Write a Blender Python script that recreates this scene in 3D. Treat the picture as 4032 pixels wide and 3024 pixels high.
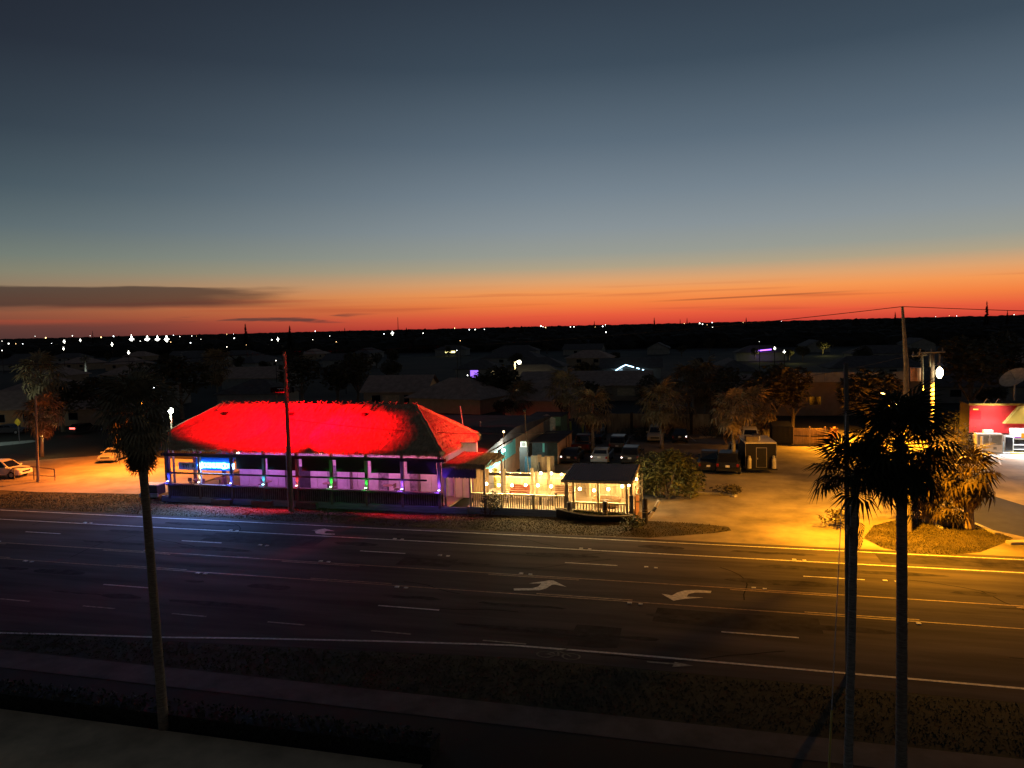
import bpy, bmesh, math, random
from mathutils import Vector, Matrix
random.seed(7)
R=math.radians
sc=bpy.context.scene
COL=sc.collection
for o in list(bpy.data.objects): bpy.data.objects.remove(o)

# ------------------------------------------------------------------ camera
H=14.0; F=3028.0; PSI=R(15); PIT=math.atan(226/3028); RHO=R(1.36)
_f=Vector((-math.sin(PSI)*math.cos(PIT), math.cos(PSI)*math.cos(PIT), -math.sin(PIT)))
_r0=Vector((math.cos(PSI),math.sin(PSI),0)); _u0=_r0.cross(_f)
_r=_r0*math.cos(RHO)-_u0*math.sin(RHO); _u=_u0*math.cos(RHO)+_r0*math.sin(RHO)
CAM=Vector((0,0,H))
cd=bpy.data.cameras.new('camera'); cam=bpy.data.objects.new('camera',cd); COL.objects.link(cam)
m3=Matrix((( _r.x,_u.x,-_f.x),(_r.y,_u.y,-_f.y),(_r.z,_u.z,-_f.z)))
cam.matrix_world=Matrix.Translation(CAM)@m3.to_4x4()
cd.sensor_width=36; cd.sensor_fit='HORIZONTAL'; cd.lens=F/4032*36; cd.clip_end=20000; cd.clip_start=.1
sc.camera=cam

# survey helpers: where a sight line meets the ground (or height z), a vertical plane y=Y, or a distance
def ray(px,py): return _f+_r*((px-2016)/F)+_u*((1512-py)/F)
def G(px,py,z=0.0):
    d=ray(px,py); return CAM+d*((z-H)/d.z)
def YP(px,py,Y):
    d=ray(px,py); return CAM+d*(Y/d.y)
def DP(px,py,D): return CAM+ray(px,py)*D
def hor(px): return 1334-px*.0237

# ------------------------------------------------------------------ render / exposure
sc.render.engine='CYCLES'
sc.cycles.use_denoising=True
sc.cycles.max_bounces=5; sc.cycles.diffuse_bounces=3; sc.cycles.glossy_bounces=3; sc.cycles.transparent_max_bounces=4
sc.cycles.sample_clamp_indirect=4.0
sc.cycles.use_light_tree=True
sc.cycles.blur_glossy=1.0
sc.view_settings.view_transform='Standard'; sc.view_settings.look='None'
sc.view_settings.exposure=0; sc.view_settings.gamma=1

def srgb(r,g,b):
    f=lambda c:(c/255/12.92 if c/255<=.04045 else ((c/255+.055)/1.055)**2.4)
    return (f(r),f(g),f(b),1)

# ------------------------------------------------------------------ dusk sky
W=bpy.data.worlds.new('World'); sc.world=W; W.use_nodes=True
nt=W.node_tree; nt.nodes.clear()
def N(t,**k):
    n=nt.nodes.new(t)
    for a,b in k.items(): setattr(n,a,b)
    return n
def M(op,a,b=None,c=None,clamp=False):
    n=N('ShaderNodeMath',operation=op,use_clamp=clamp)
    for i,v in enumerate((a,b,c)):
        if v is None: continue
        if isinstance(v,(int,float)): n.inputs[i].default_value=v
        else: nt.links.new(v,n.inputs[i])
    return n.outputs[0]
def SS(v,a,b):
    n=N('ShaderNodeMapRange',interpolation_type='SMOOTHSTEP')
    nt.links.new(v,n.inputs[0]); n.inputs[1].default_value=a; n.inputs[2].default_value=b
    return n.outputs[0]
def ramp(v,stops):
    n=N('ShaderNodeValToRGB'); n.color_ramp.interpolation='LINEAR'
    el=n.color_ramp.elements
    while len(el)<len(stops): el.new(.5)
    for e,(p,c) in zip(el,stops): e.position=p; e.color=srgb(*c)
    nt.links.new(v,n.inputs[0]); return n.outputs[0]
def MIX(f,a,b):
    n=N('ShaderNodeMix',data_type='RGBA'); nt.links.new(f,n.inputs[0])
    for i,v in ((6,a),(7,b)):
        if isinstance(v,tuple): n.inputs[i].default_value=v
        else: nt.links.new(v,n.inputs[i])
    return n.outputs[2]
tc=N('ShaderNodeTexCoord'); sx=N('ShaderNodeSeparateXYZ'); nt.links.new(tc.outputs['Generated'],sx.inputs[0])
el=M('MULTIPLY',M('ARCSINE',sx.outputs[2]),57.2958)
az=M('MULTIPLY',M('ARCTAN2',sx.outputs[0],sx.outputs[1]),57.2958)
daz=M('ABSOLUTE',M('SUBTRACT',az,5.0))
e01=M('DIVIDE',el,30.0,clamp=True)
E_=[0,.7,1.6,2.4,3.2,4.2,5.2,7,9.5,13,18,24,30]
SUNS=[(208,68,54),(232,92,60),(244,130,66),(245,153,84),(222,163,111),(176,162,135),(153,156,147),(137,147,152),(118,132,143),(92,108,122),(62,77,91),(44,54,67),(38,45,58)]
AWAY=[(78,48,44),(108,62,52),(130,80,62),(140,104,80),(138,120,98),(128,127,108),(112,122,113),(90,105,109),(68,84,93),(50,62,73),(37,43,54),(28,32,42),(26,29,39)]
ra=ramp(e01,[(a/30,c) for a,c in zip(E_,SUNS)]); rb=ramp(e01,[(a/30,c) for a,c in zip(E_,AWAY)])
sky=MIX(SS(daz,12,62),ra,rb)
# thin dusk clouds: long streaks low over the horizon, a solid bank away from the sunset
wob=N('ShaderNodeTexNoise'); wob.inputs['Scale'].default_value=1.0; wob.inputs['Detail'].default_value=4
cv=N('ShaderNodeCombineXYZ'); nt.links.new(M('MULTIPLY',az,.16),cv.inputs[0]); nt.links.new(M('MULTIPLY',el,1.9),cv.inputs[1]); nt.links.new(cv.outputs[0],wob.inputs['Vector'])
nz=wob.outputs['Fac']
elw=M('ADD',el,M('MULTIPLY',M('SUBTRACT',nz,.5),.5))
def band(v,a,b,s0,s1): return M('MULTIPLY',SS(v,a,a+s0),M('SUBTRACT',1.0,SS(v,b-s1,b)))
bank=M('MULTIPLY',band(elw,1.6,3.3,.5,.16),M('SUBTRACT',1.0,SS(M('ADD',az,M('MULTIPLY',M('SUBTRACT',nz,.5),10.0)),-37,-29)))
bank=M('MULTIPLY',bank,.78)
low=M('MULTIPLY',band(elw,-.5,1.15,.1,.5),M('SUBTRACT',1.0,SS(az,-46,-31)))
low=M('MULTIPLY',low,.55)
sm=M('MULTIPLY',M('MULTIPLY',band(el,.5,1.35,.2,.25),SS(nz,.5,.6)),M('MULTIPLY',SS(az,-40,-36),M('SUBTRACT',1.0,SS(az,-29,-24))))
st=N('ShaderNodeTexNoise'); st.inputs['Scale'].default_value=1.0; st.inputs['Detail'].default_value=2
cv2=N('ShaderNodeCombineXYZ'); nt.links.new(M('MULTIPLY',az,.045),cv2.inputs[0]); nt.links.new(M('MULTIPLY',el,1.7),cv2.inputs[1]); nt.links.new(cv2.outputs[0],st.inputs['Vector'])
stk=M('MULTIPLY',M('MULTIPLY',band(el,.3,3.2,.5,1.0),SS(st.outputs['Fac'],.5,.68)),.42)
thin=M('MULTIPLY',band(M('SUBTRACT',el,M('MULTIPLY',az,.02)),1.58,1.76,.08,.06),M('MULTIPLY',SS(az,-6,0),M('SUBTRACT',1.0,SS(az,4,11))))
thin=M('MULTIPLY',thin,.55)
sky=MIX(stk,sky,srgb(176,74,52))
sky=MIX(low,sky,srgb(70,58,56))
sky=MIX(bank,sky,srgb(60,46,44))
sky=MIX(M('MULTIPLY',sm,.8),sky,srgb(72,56,54))
sky=MIX(thin,sky,srgb(120,62,46))
bg=N('ShaderNodeBackground'); nt.links.new(sky,bg.inputs[0]); bg.inputs[1].default_value=1.0
wo=N('ShaderNodeOutputWorld'); nt.links.new(bg.outputs[0],wo.inputs[0])

# ------------------------------------------------------------------ materials
MATS={}
def mat(name,c,rough=.85,var=.25,scale=3.0,bump=0.0,metal=0.0,stretch=None,c2=None,detail=4,coord='Object',spec=.3):
    if name in MATS: return MATS[name]
    m=bpy.data.materials.new(name); m.use_nodes=True; t=m.node_tree; b=t.nodes['Principled BSDF']
    b.inputs['Roughness'].default_value=rough; b.inputs['Metallic'].default_value=metal
    b.inputs['Specular IOR Level'].default_value=spec
    tx=t.nodes.new('ShaderNodeTexCoord'); mp=t.nodes.new('ShaderNodeMapping'); t.links.new(tx.outputs[coord],mp.inputs[0])
    if stretch: mp.inputs['Scale'].default_value=stretch
    n=t.nodes.new('ShaderNodeTexNoise'); n.inputs['Scale'].default_value=scale; n.inputs['Detail'].default_value=detail; n.inputs['Roughness'].default_value=.62
    t.links.new(mp.outputs[0],n.inputs['Vector'])
    r=t.nodes.new('ShaderNodeValToRGB'); r.color_ramp.elements[0].position=.32; r.color_ramp.elements[1].position=.68
    lo=tuple(x*(1-var) for x in c)+(1,); hi=tuple(min(1,x*(1+var)) for x in (c2 or c))+(1,)
    r.color_ramp.elements[0].color=lo; r.color_ramp.elements[1].color=hi
    t.links.new(n.outputs['Fac'],r.inputs[0]); t.links.new(r.outputs[0],b.inputs['Base Color'])
    if bump:
        bp=t.nodes.new('ShaderNodeBump'); bp.inputs['Strength'].default_value=bump; bp.inputs['Distance'].default_value=.05
        t.links.new(n.outputs['Fac'],bp.inputs['Height']); t.links.new(bp.outputs[0],b.inputs['Normal'])
    MATS[name]=m; return m
def emit(name,c,s,sample=True):
    if name in MATS: return MATS[name]
    m=bpy.data.materials.new(name); m.use_nodes=True; t=m.node_tree; t.nodes.clear()
    e=t.nodes.new('ShaderNodeEmission'); e.inputs[0].default_value=tuple(c)+(1,); e.inputs[1].default_value=s
    o=t.nodes.new('ShaderNodeOutputMaterial'); t.links.new(e.outputs[0],o.inputs[0])
    if not sample: m.cycles.emission_sampling='NONE'
    MATS[name]=m; return m
def glass(name,c=(.01,.01,.012)):
    if name in MATS: return MATS[name]
    m=mat(name,c,.08,.1,spec=.5); return m

# ------------------------------------------------------------------ mesh builder
class MB:
    def __init__(s): s.v=[]; s.f=[]
    def add(s,vs,fs):
        o=len(s.v); s.v+=[tuple(x) for x in vs]; s.f+=[tuple(i+o for i in f) for f in fs]; return s
    def box(s,x0,x1,y0,y1,z0,z1):
        return s.add([(x0,y0,z0),(x1,y0,z0),(x1,y1,z0),(x0,y1,z0),(x0,y0,z1),(x1,y0,z1),(x1,y1,z1),(x0,y1,z1)],
                     [(3,2,1,0),(4,5,6,7),(0,1,5,4),(1,2,6,5),(2,3,7,6),(3,0,4,7)])
    def rbox(s,c,size,rz=0,rx=0,ry=0):
        m=Matrix.Translation(c)@Matrix.Rotation(rz,4,'Z')@Matrix.Rotation(ry,4,'Y')@Matrix.Rotation(rx,4,'X')
        a,b,d=[q/2 for q in size]
        vs=[m@Vector(p) for p in ((-a,-b,-d),(a,-b,-d),(a,b,-d),(-a,b,-d),(-a,-b,d),(a,-b,d),(a,b,d),(-a,b,d))]
        return s.add(vs,[(3,2,1,0),(4,5,6,7),(0,1,5,4),(1,2,6,5),(2,3,7,6),(3,0,4,7)])
    def tube(s,pts,rad,n=8,caps=True):
        pts=[Vector(p) for p in pts]
        if not isinstance(rad,(list,tuple)): rad=[rad]*len(pts)
        o=len(s.v); ref=Vector((0.13,.31,.94))
        for i,p in enumerate(pts):
            d=(pts[min(i+1,len(pts)-1)]-pts[max(i-1,0)]).normalized()
            a=d.cross(ref)
            if a.length<.05: a=d.cross(Vector((1,0,0)))
            a.normalize(); b=d.cross(a)
            for k in range(n):
                t=2*math.pi*k/n; s.v.append(tuple(p+(a*math.cos(t)+b*math.sin(t))*rad[i]))
        for i in range(len(pts)-1):
            for k in range(n):
                k2=(k+1)%n; s.f.append((o+i*n+k,o+i*n+k2,o+(i+1)*n+k2,o+(i+1)*n+k))
        if caps:
            s.f.append(tuple(o+k for k in range(n))[::-1]); s.f.append(tuple(o+(len(pts)-1)*n+k for k in range(n)))
        return s
    def ball(s,c,r,n=8,m=5,sq=(1,1,1),jit=0):
        c=Vector(c); o=len(s.v); s.v.append((c.x,c.y,c.z+r*sq[2]))
        for i in range(1,m):
            t=math.pi*i/m
            for k in range(n):
                p=2*math.pi*k/n; q=1+random.uniform(-jit,jit)
                s.v.append((c.x+r*sq[0]*q*math.sin(t)*math.cos(p),c.y+r*sq[1]*q*math.sin(t)*math.sin(p),c.z+r*sq[2]*q*math.cos(t)))
        s.v.append((c.x,c.y,c.z-r*sq[2])); e=len(s.v)-1
        for k in range(n):
            k2=(k+1)%n; s.f.append((o,o+1+k,o+1+k2)); s.f.append((e,o+1+(m-2)*n+k2,o+1+(m-2)*n+k))
            for i in range(m-2): s.f.append((o+1+i*n+k,o+1+(i+1)*n+k,o+1+(i+1)*n+k2,o+1+i*n+k2))
        return s
    def prism(s,poly,axis,a,b):
        # poly: 2D points; axis 'y' -> (x,z) extruded in y ; 'z' -> (x,y) extruded in z ; 'x' -> (y,z) extruded in x
        def P(p,t): return {'y':(p[0],t,p[1]),'z':(p[0],p[1],t),'x':(t,p[0],p[1])}[axis]
        n=len(poly); vs=[P(p,a) for p in poly]+[P(p,b) for p in poly]
        fs=[tuple(range(n))[::-1],tuple(range(n,2*n))]+[(i,(i+1)%n,n+(i+1)%n,n+i) for i in range(n)]
        return s.add(vs,fs)
    def quad(s,*p): return s.add(p,[tuple(range(len(p)))])
    def build(s,name,m,parent=None,loc=None,smooth=False,stuff=False,fixn=True):
        me=bpy.data.meshes.new(name); me.from_pydata(s.v,[],s.f)
        if fixn and len(s.f)<6000:
            bm=bmesh.new(); bm.from_mesh(me); bmesh.ops.recalc_face_normals(bm,faces=bm.faces); bm.to_mesh(me); bm.free()
        if smooth: me.polygons.foreach_set('use_smooth',[True]*len(me.polygons))
        for x in (m if isinstance(m,(list,tuple)) else [m]): me.materials.append(x)
        me.update()
        o=bpy.data.objects.new(name,me); COL.objects.link(o)
        if parent: o.parent=parent
        if loc is not None: o.location=loc
        if stuff: o['kind']='stuff'
        return o
def tag(o,label=None,cat=None,group=None,kind=None):
    if label: o['label']=label
    if cat: o['category']=cat
    if group: o['group']=group
    if kind: o['kind']=kind
    return o
def thing(name,label,cat,loc=(0,0,0),rz=0,group=None):
    o=bpy.data.objects.new(name,None); COL.objects.link(o); o.location=loc; o.rotation_euler=(0,0,rz); o.empty_display_size=.3
    return tag(o,label,cat,group)
def share(o,name,parent,loc=(0,0,0),rot=(0,0,0),scale=1):
    c=bpy.data.objects.new(name,o if isinstance(o,bpy.types.Mesh) else o.data); COL.objects.link(c); c.parent=parent
    c.location=loc; c.rotation_euler=rot; c.scale=(scale,)*3 if isinstance(scale,(int,float)) else scale
    return c
def dup(root,loc,rz=None,label=None,group=None,scale=None):
    r=root.copy(); COL.objects.link(r); r.location=loc
    if rz is not None: r.rotation_euler=(0,0,rz)
    if scale: r.scale=scale if isinstance(scale,tuple) else (scale,)*3
    if label: r['label']=label
    if group: r['group']=group
    for ch in list(root.children):
        c=ch.copy(); COL.objects.link(c); c.parent=r
        for g in list(ch.children):
            d=g.copy(); COL.objects.link(d); d.parent=c
    return r
def light(kind,name,parent,loc,energy,color,size=.1,target=None,spot=None,blend=.4,sizey=None):
    l=bpy.data.lights.new(name,kind); l.energy=energy; l.color=color
    if kind=='AREA':
        l.size=size
        if sizey: l.shape='RECTANGLE'; l.size_y=sizey
    else: l.shadow_soft_size=size
    if spot: l.spot_size=R(spot); l.spot_blend=blend
    o=bpy.data.objects.new(name,l); COL.objects.link(o); o.parent=parent; o.location=loc
    if target is not None: o.rotation_euler=(Vector(target)-Vector(loc)).to_track_quat('-Z','Y').to_euler()
    return o

# base colours
asphalt=mat('asphalt',(.058,.050,.049),.95,.35,.8,.3,c2=(.084,.072,.070),detail=10,stretch=(.10,.9,1),spec=.08)
lotpave=mat('worn_lot_paving',(.20,.165,.125),.9,.45,.22,.2,c2=(.25,.21,.155),detail=8)
sandpave=mat('sandy_paving',(.27,.21,.15),.9,.3,.35,.2,detail=8)
concrete=mat('concrete',(.36,.34,.31),.85,.25,.8,.15,detail=7)
beigeconc=mat('beige_concrete',(.66,.48,.26),.85,.3,.5,.15,detail=7)
paint=mat('road_paint',(.62,.60,.55),.7,.35,6)
paintold=mat('worn_road_paint',(.30,.28,.22),.7,.5,4)
ypaint=mat('yellow_road_paint',(.30,.21,.13),.7,.4,5)
grassm=mat('grass_ground',(.046,.040,.020),.95,.5,.6,.5,c2=(.082,.064,.03),detail=8)
soil=mat('dark_soil',(.020,.018,.014),.95,.4,.05,.0,c2=(.03,.026,.019),detail=8)
bark=mat('palm_bark',(.26,.22,.17),.9,.45,5,.7,stretch=(1,1,5))
bark2=mat('tree_bark',(.16,.12,.085),.9,.35,6,.5)
leafm=mat('palm_leaf',(.10,.098,.06),.8,.4,2.5,c2=(.15,.14,.085))
deadm=mat('dead_palm_leaf',(.12,.085,.05),.9,.4,4)
sabalm=mat('sabal_leaf',(.040,.026,.011),.7,.5,2.5,c2=(.06,.04,.016))
lotpalm=mat('lot_palm_leaf',(.17,.12,.06),.7,.5,2.5,c2=(.24,.165,.08))  # brighter leaf copy with the lot lamps' light in its colour
crownm=mat('tree_leaf',(.085,.066,.036),.8,.5,.6,c2=(.08,.068,.035))
bushm=mat('bush_leaf',(.08,.095,.03),.7,.5,.8,c2=(.13,.13,.045))
wood=mat('weathered_wood',(.24,.18,.12),.85,.35,4,.4,stretch=(1,1,6))
polewood=mat('utility_pole_wood',(.17,.13,.1),.9,.35,4,.4,stretch=(3,3,.4))
darkwood=mat('dark_stained_wood',(.035,.026,.022),.7,.3,4,.2)
thatch=mat('thatch',(.36,.27,.15),.95,.26,7,.5,stretch=(1,.35,.35),c2=(.42,.32,.19),detail=9)
metal=mat('grey_metal',(.30,.31,.32),.45,.15,3,metal=.6)
blackm=mat('black_metal',(.02,.02,.02),.5,.2,3)
steel=mat('galvanised_steel',(.40,.40,.40),.5,.2,3,metal=.5)

# ------------------------------------------------------------------ setting: ground, road, pavements
def sheet(name,poly,z,m,kind='structure',parent=None):
    mb=MB(); n=len(poly); mb.add([(p[0],p[1],z) for p in poly],[tuple(range(n))])
    o=mb.build(name,m,parent)
    if parent is None: tag(o,kind=kind)
    if o.data.polygons[0].normal.z<0: o.data.flip_normals()
    return o
def gp(pts,off=(0,0),s=1.0): return [G(off[0]+x/s,off[1]+y/s) for x,y in pts]
sheet('ground',[(-9000,-60),(9000,-60),(9000,9000),(-9000,9000)],0,soil)
road=sheet('road',[(-700,28.3),(-40,28.0),(-24,29.0),(-8,30.55),(60,30.7),(700,30.7),(700,49.75),(60,49.75),(-700,49.75)],.008,asphalt)
ZP=.018
def strip(name,x0,x1,y,w,m,z=ZP):
    return sheet(name,[(x0,y-w/2),(x1,y-w/2),(x1,y+w/2),(x0,y+w/2)],z,m,parent=road)
strip('edge_line',-500,500,49.1,.15,paint)
strip('lane_line',-500,500,46.55,.15,paint)
strip('centre_line',-500,500,41.1,.12,ypaint); strip('centre_line',-500,500,38.06,.12,ypaint)
# the near edge line swings out towards the left, where the turn lane begins
pts=[(-500,27.9),(-60,28.0),(-33.1,28.13),(-29.2,28.71),(-25.3,29.21),(-20.6,30.04),(-14.7,30.94),(-8.8,31.71),(-3.4,31.81),(500,31.81)]
mb=MB(); n=len(pts)
mb.add([(x,y-.08,ZP) for x,y in pts]+[(x,y+.08,ZP) for x,y in pts],[(i,i+1,n+i+1,n+i) for i in range(n-1)]); mb.build('edge_line',paint,road)
for k in range(-6,8): strip('lane_dash',-8.75+13.24*k,-8.75+13.24*k+3.1,43.78,.13,paint)
for k in range(-6,8): strip('lane_dash',-16.72+13.4*k*1.257,-16.72+13.4*k*1.257+3.3,35.06,.13,paint)
for k in range(-16,11):
    strip('centre_dash',-11.6+13.2*k-1.0,-11.6+13.2*k+4.2,40.86,.12,ypaint); strip('centre_dash',-9.2+13.2*k,-9.2+13.2*k+5.0,38.30,.12,ypaint)
for k in range(-5,3): strip('lane_dash',-21.1+5.45*k,-21.1+5.45*k+2.0,31.96,.12,paintold)
# repairs, tar seams and oil stains
patchm=mat('asphalt_repair',(.042,.037,.037),.95,.35,1.2,spec=.05); tarm=mat('tar_seam',(.008,.008,.008),.9,.2,2,spec=.05); oilm=mat('oil_stain',(.044,.039,.039),.95,.5,1.5,spec=.05)
for x0,x1,y0,y1 in ((-34,-25.5,44.2,46.2),(-3,4.5,35.6,37.6),(-18.5,-15.2,41.6,43.2),(9,18,47.2,48.8),(-6.5,-4.2,32.3,34.6)):
    q=lambda v:v+random.uniform(-.15,.15); sheet('asphalt_repair',[(q(x0),q(y0)),(q((x0+x1)/2),q(y0)),(q(x1),q(y0)),(q(x1),q(y1)),(q((x0+x1)/2),q(y1)),(q(x0),q(y1))],.0105,patchm,parent=road)
sm_=MB()
for k in range(26):
    x=random.uniform(-50,24); y=random.uniform(31.5,49); L=random.uniform(2,9); a=random.choice((0,0,0,1.57))+random.uniform(-.15,.15); p=Vector((x,y,.0118))
    for j in range(int(L/.8)):
        d=Vector((math.cos(a),math.sin(a),0))*.8; w=Vector((-d.y,d.x,0)).normalized()*.03; e=p+d
        if not 30.9<e.y<49.5: break
        sm_.quad(p-w,e-w,e+w,p+w); p=e; a+=random.uniform(-.3,.3)
sm_.build('tar_seams',tarm,road,fixn=False,stuff=True)
for yl in (33.6,36.5,42.5,45.2,47.9):
    for k in range(9):
        x=random.uniform(-48,22); L=random.uniform(1.2,6); w=random.uniform(.18,.42); n=14; z=.0122+.0003*k
        sheet('oil_stain',[(x+L/2*math.cos(6.283*j/n),yl+random.uniform(-.1,.1)+w*math.sin(6.283*j/n)) for j in range(n)],z,oilm,parent=road)
A1=[(45,640),(48,656),(250,653),(300,641),(345,612),(370,608),(465,628),(360,577),(330,576),(165,600),(265,600),(240,625),(190,638)]
A2=[(1612,660),(1605,676),(1480,672),(1430,685),(1415,705),(1550,712),(1400,722),(1310,737),(1215,682),(1300,695),(1340,672),(1400,655),(1500,652)]
A3=[(640,212),(560,212),(490,203),(482,188),(505,180),(458,180),(560,166),(640,185),(580,182),(555,192),(570,204),(640,207)]
sheet('turn_arrow',gp(A1,(2000,2000),2.011),ZP,paint,parent=road)
sheet('turn_arrow',gp(A2,(2000,2000),2.011),ZP,paint,parent=road)
sheet('turn_arrow',gp(A3,(1000,2000),2.011),ZP,paint,parent=road)
sheet('straight_arrow',gp([(1100,1215),(1100,1226),(1310,1242),(1300,1262),(1470,1253),(1320,1222),(1316,1234)],(2000,2000),2.011),ZP,paintold,parent=road)
# bicycle symbol in the near shoulder
bs=MB(); c0=G(2000+400/2.011,2000+1170/2.011)
for dx in (-.55,.55):
    for k in range(14):
        a,b=2*math.pi*k/14,2*math.pi*(k+1)/14
        bs.quad((c0.x+dx+.42*math.cos(a),c0.y+.34*math.sin(a),ZP),(c0.x+dx+.42*math.cos(b),c0.y+.34*math.sin(b),ZP),(c0.x+dx+.33*math.cos(b),c0.y+.26*math.sin(b),ZP),(c0.x+dx+.33*math.cos(a),c0.y+.26*math.sin(a),ZP))
for (xa,ya,xb,yb) in ((-.55,0,-.1,.45),(-.1,.45,.55,0),(-.1,.45,0,-.05),(-.55,0,0,-.05),(0,.5,.35,.75)):
    d=Vector((xb-xa,yb-ya,0)).normalized(); p=Vector((-d.y,d.x,0))*.05
    bs.quad((c0.x+xa-p.x,c0.y+ya-p.y,ZP+.004),(c0.x+xb-p.x,c0.y+yb-p.y,ZP+.004),(c0.x+xb+p.x,c0.y+yb+p.y,ZP+.004),(c0.x+xa+p.x,c0.y+ya+p.y,ZP+.004))
bs.build('bicycle_symbol',mat('faded_road_paint',(.15,.14,.11),.8,.6,4),road)
# raised reflectors along the lines
rf=MB()
for y,x0 in ((46.75,-33.5),(41.3,-36),(37.85,-29.5),(43.78,-4)):
    for k in range(-2,6):
        x=x0+12.6*k; rf.rbox((x,y,.03),(.22,.2,.04)); rf.rbox((x+.55,y-.05,.03),(.2,.18,.035))
rf.build('road_reflectors',paint,road,stuff=True)
# far side: lot, driveway mouth, verges
sheet('parking_lot',[(-17,55),(-17,104),(36,104),(36,86),(60,86),(60,49.76),(-17,49.76)],.004,lotpave)
sheet('store_apron',[(22,84.2),(80,84.2),(80,88.1),(22,88.1)],.012,mat('pale_concrete',(.42,.42,.41),.85,.15,.8))
sheet('side_lot',[(-140,57.5),(-60,55.6),(-47.5,56.5),(-47,72),(-70,74.5),(-76,70),(-80,67),(-140,67)],.006,sandpave)
V1=[(-220,49.78),(-10,49.78)]+[tuple(G(x,y)[:2]) for x,y in ((2560,2118),(2700,2108),(2810,2100),(2880,2090),(2868,2075),(2740,2062),(2560,2052))]+[(-6,54.0),(-19,54.2),(-47.5,56.2),(-60,55.4),(-220,57)]
sheet('grass_verge',V1,.011,grassm)
V2=[tuple(G(x,y)[:2]) for x,y in ((3400,2120),(3480,2160),(3600,2180),(3750,2185),(3860,2175),(3950,2140),(3990,2120),(3880,2080),(3780,2040),(3690,2020),(3560,2040),(3440,2070))]
sheet('grass_island',V2,.011,grassm)
sheet('dark_lot_patch',[tuple(G(x,y)[:2]) for x,y in ((3790,1985),(3800,2060),(3900,2085),(4100,2130),(4300,2140),(4300,2040),(4032,1990),(3900,1950))],.008,mat('dark_asphalt',(.03,.03,.035),.85,.2,1))  # shadow on the lot, laid on as a darker sheet
# near side
sheet('near_verge',[(-700,26.6),(-40,26.6),(60,26.6),(700,26.6),(700,30.69),(60,30.69),(-8,30.54),(-24,28.99),(-40,27.99),(-700,28.29)],.005,mat('dark_grass',(.030,.032,.016),.95,.5,1.0,.4,detail=8))
sheet('sidewalk',[(-700,25.1),(700,25.1),(700,26.59),(-700,26.59)],.008,mat('stained_concrete',(.10,.085,.075),.9,.4,.7,detail=8))
sheet('hotel_apron',[(-200,6),(-9,6),(-9.2,22.15),(-200,22.15)],.009,beigeconc)
def kerb(pts,label,w=.15,h=.13,m=concrete):
    mb=MB(); n=len(pts); L=[];Rr=[]
    for i,p in enumerate(pts):
        d=(Vector(pts[min(i+1,n-1)][:2])-Vector(pts[max(i-1,0)][:2])).normalized(); q=Vector((-d.y,d.x))*w
        L.append((p[0]+q.x,p[1]+q.y)); Rr.append((p[0]-q.x,p[1]-q.y))
    vs=[(x,y,0) for x,y in L]+[(x,y,h) for x,y in L]+[(x,y,h) for x,y in Rr]+[(x,y,0) for x,y in Rr]
    fs=[(k*n+i,k*n+i+1,(k+1)*n+i+1,(k+1)*n+i) for k in range(3) for i in range(n-1)]+[(0,n,2*n,3*n),(n-1,2*n-1,3*n-1,4*n-1)]
    mb.add(vs,fs); return tag(mb.build('kerb',m),label,'kerb')
kerb([G(*p) for p in ((2585,1942),(2700,1944),(2860,1947),(2888,1950),(2895,1955),(2885,1958))],'pale concrete kerb curving round the planted bed beside the big bush')
kerb([G(*p) for p in ((3835,2066),(3880,2085),(3925,2105))],'straight concrete kerb at the foot of the bushy sabal palm',.14)
kerb([G(*p) for p in ((3650,2040),(3685,2062),(3705,2085))],'short broken kerb on the grass island',.14)
tag(MB().rbox(G(4020,2140)+Vector((0,0,.08)),(1.6,.5,.16),.3).build('wheel_stop',concrete),'concrete wheel stop at the right end of the grass island','wheel stop')
# parking bay stripes in the lot
for (a,b) in (((2712,1717),(2740,1738)),((2620,1735),(2735,1737)),((3928,1795),(3940,1830))):
    p,q=G(*a),G(*b); d=(q-p).normalized(); w=Vector((-d.y,d.x,0))*.07
    sheet('bay_line',[p-w,q-w,q+w,p+w],.014,paint,parent=bpy.data.objects['parking_lot'])
tag(MB().rbox(G(2785,1722)+Vector((0,0,.07)),(1.9,.25,.14)).build('wheel_stop',mat('pale_stop',(.6,.5,.35))),'long pale wheel stop in front of the dark hedge of the lot','wheel stop')

# ------------------------------------------------------------------ thatched restaurant
sib=lambda a,b,t:a+(b-a)*t
RX0,RX1,RY0,RY1=-46.4,-19.7,53.2,62.6; ZE,ZR=4.7,7.72; RXA,RXB,RYR=-41.9,-23.7,58.1
rest=thing('thatched_restaurant','long open-front tiki restaurant under a red-lit thatched hip roof','restaurant',(-33,58,0))
def P_(o): o.location=o.location-rest.location if False else o.location; return o
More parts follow.
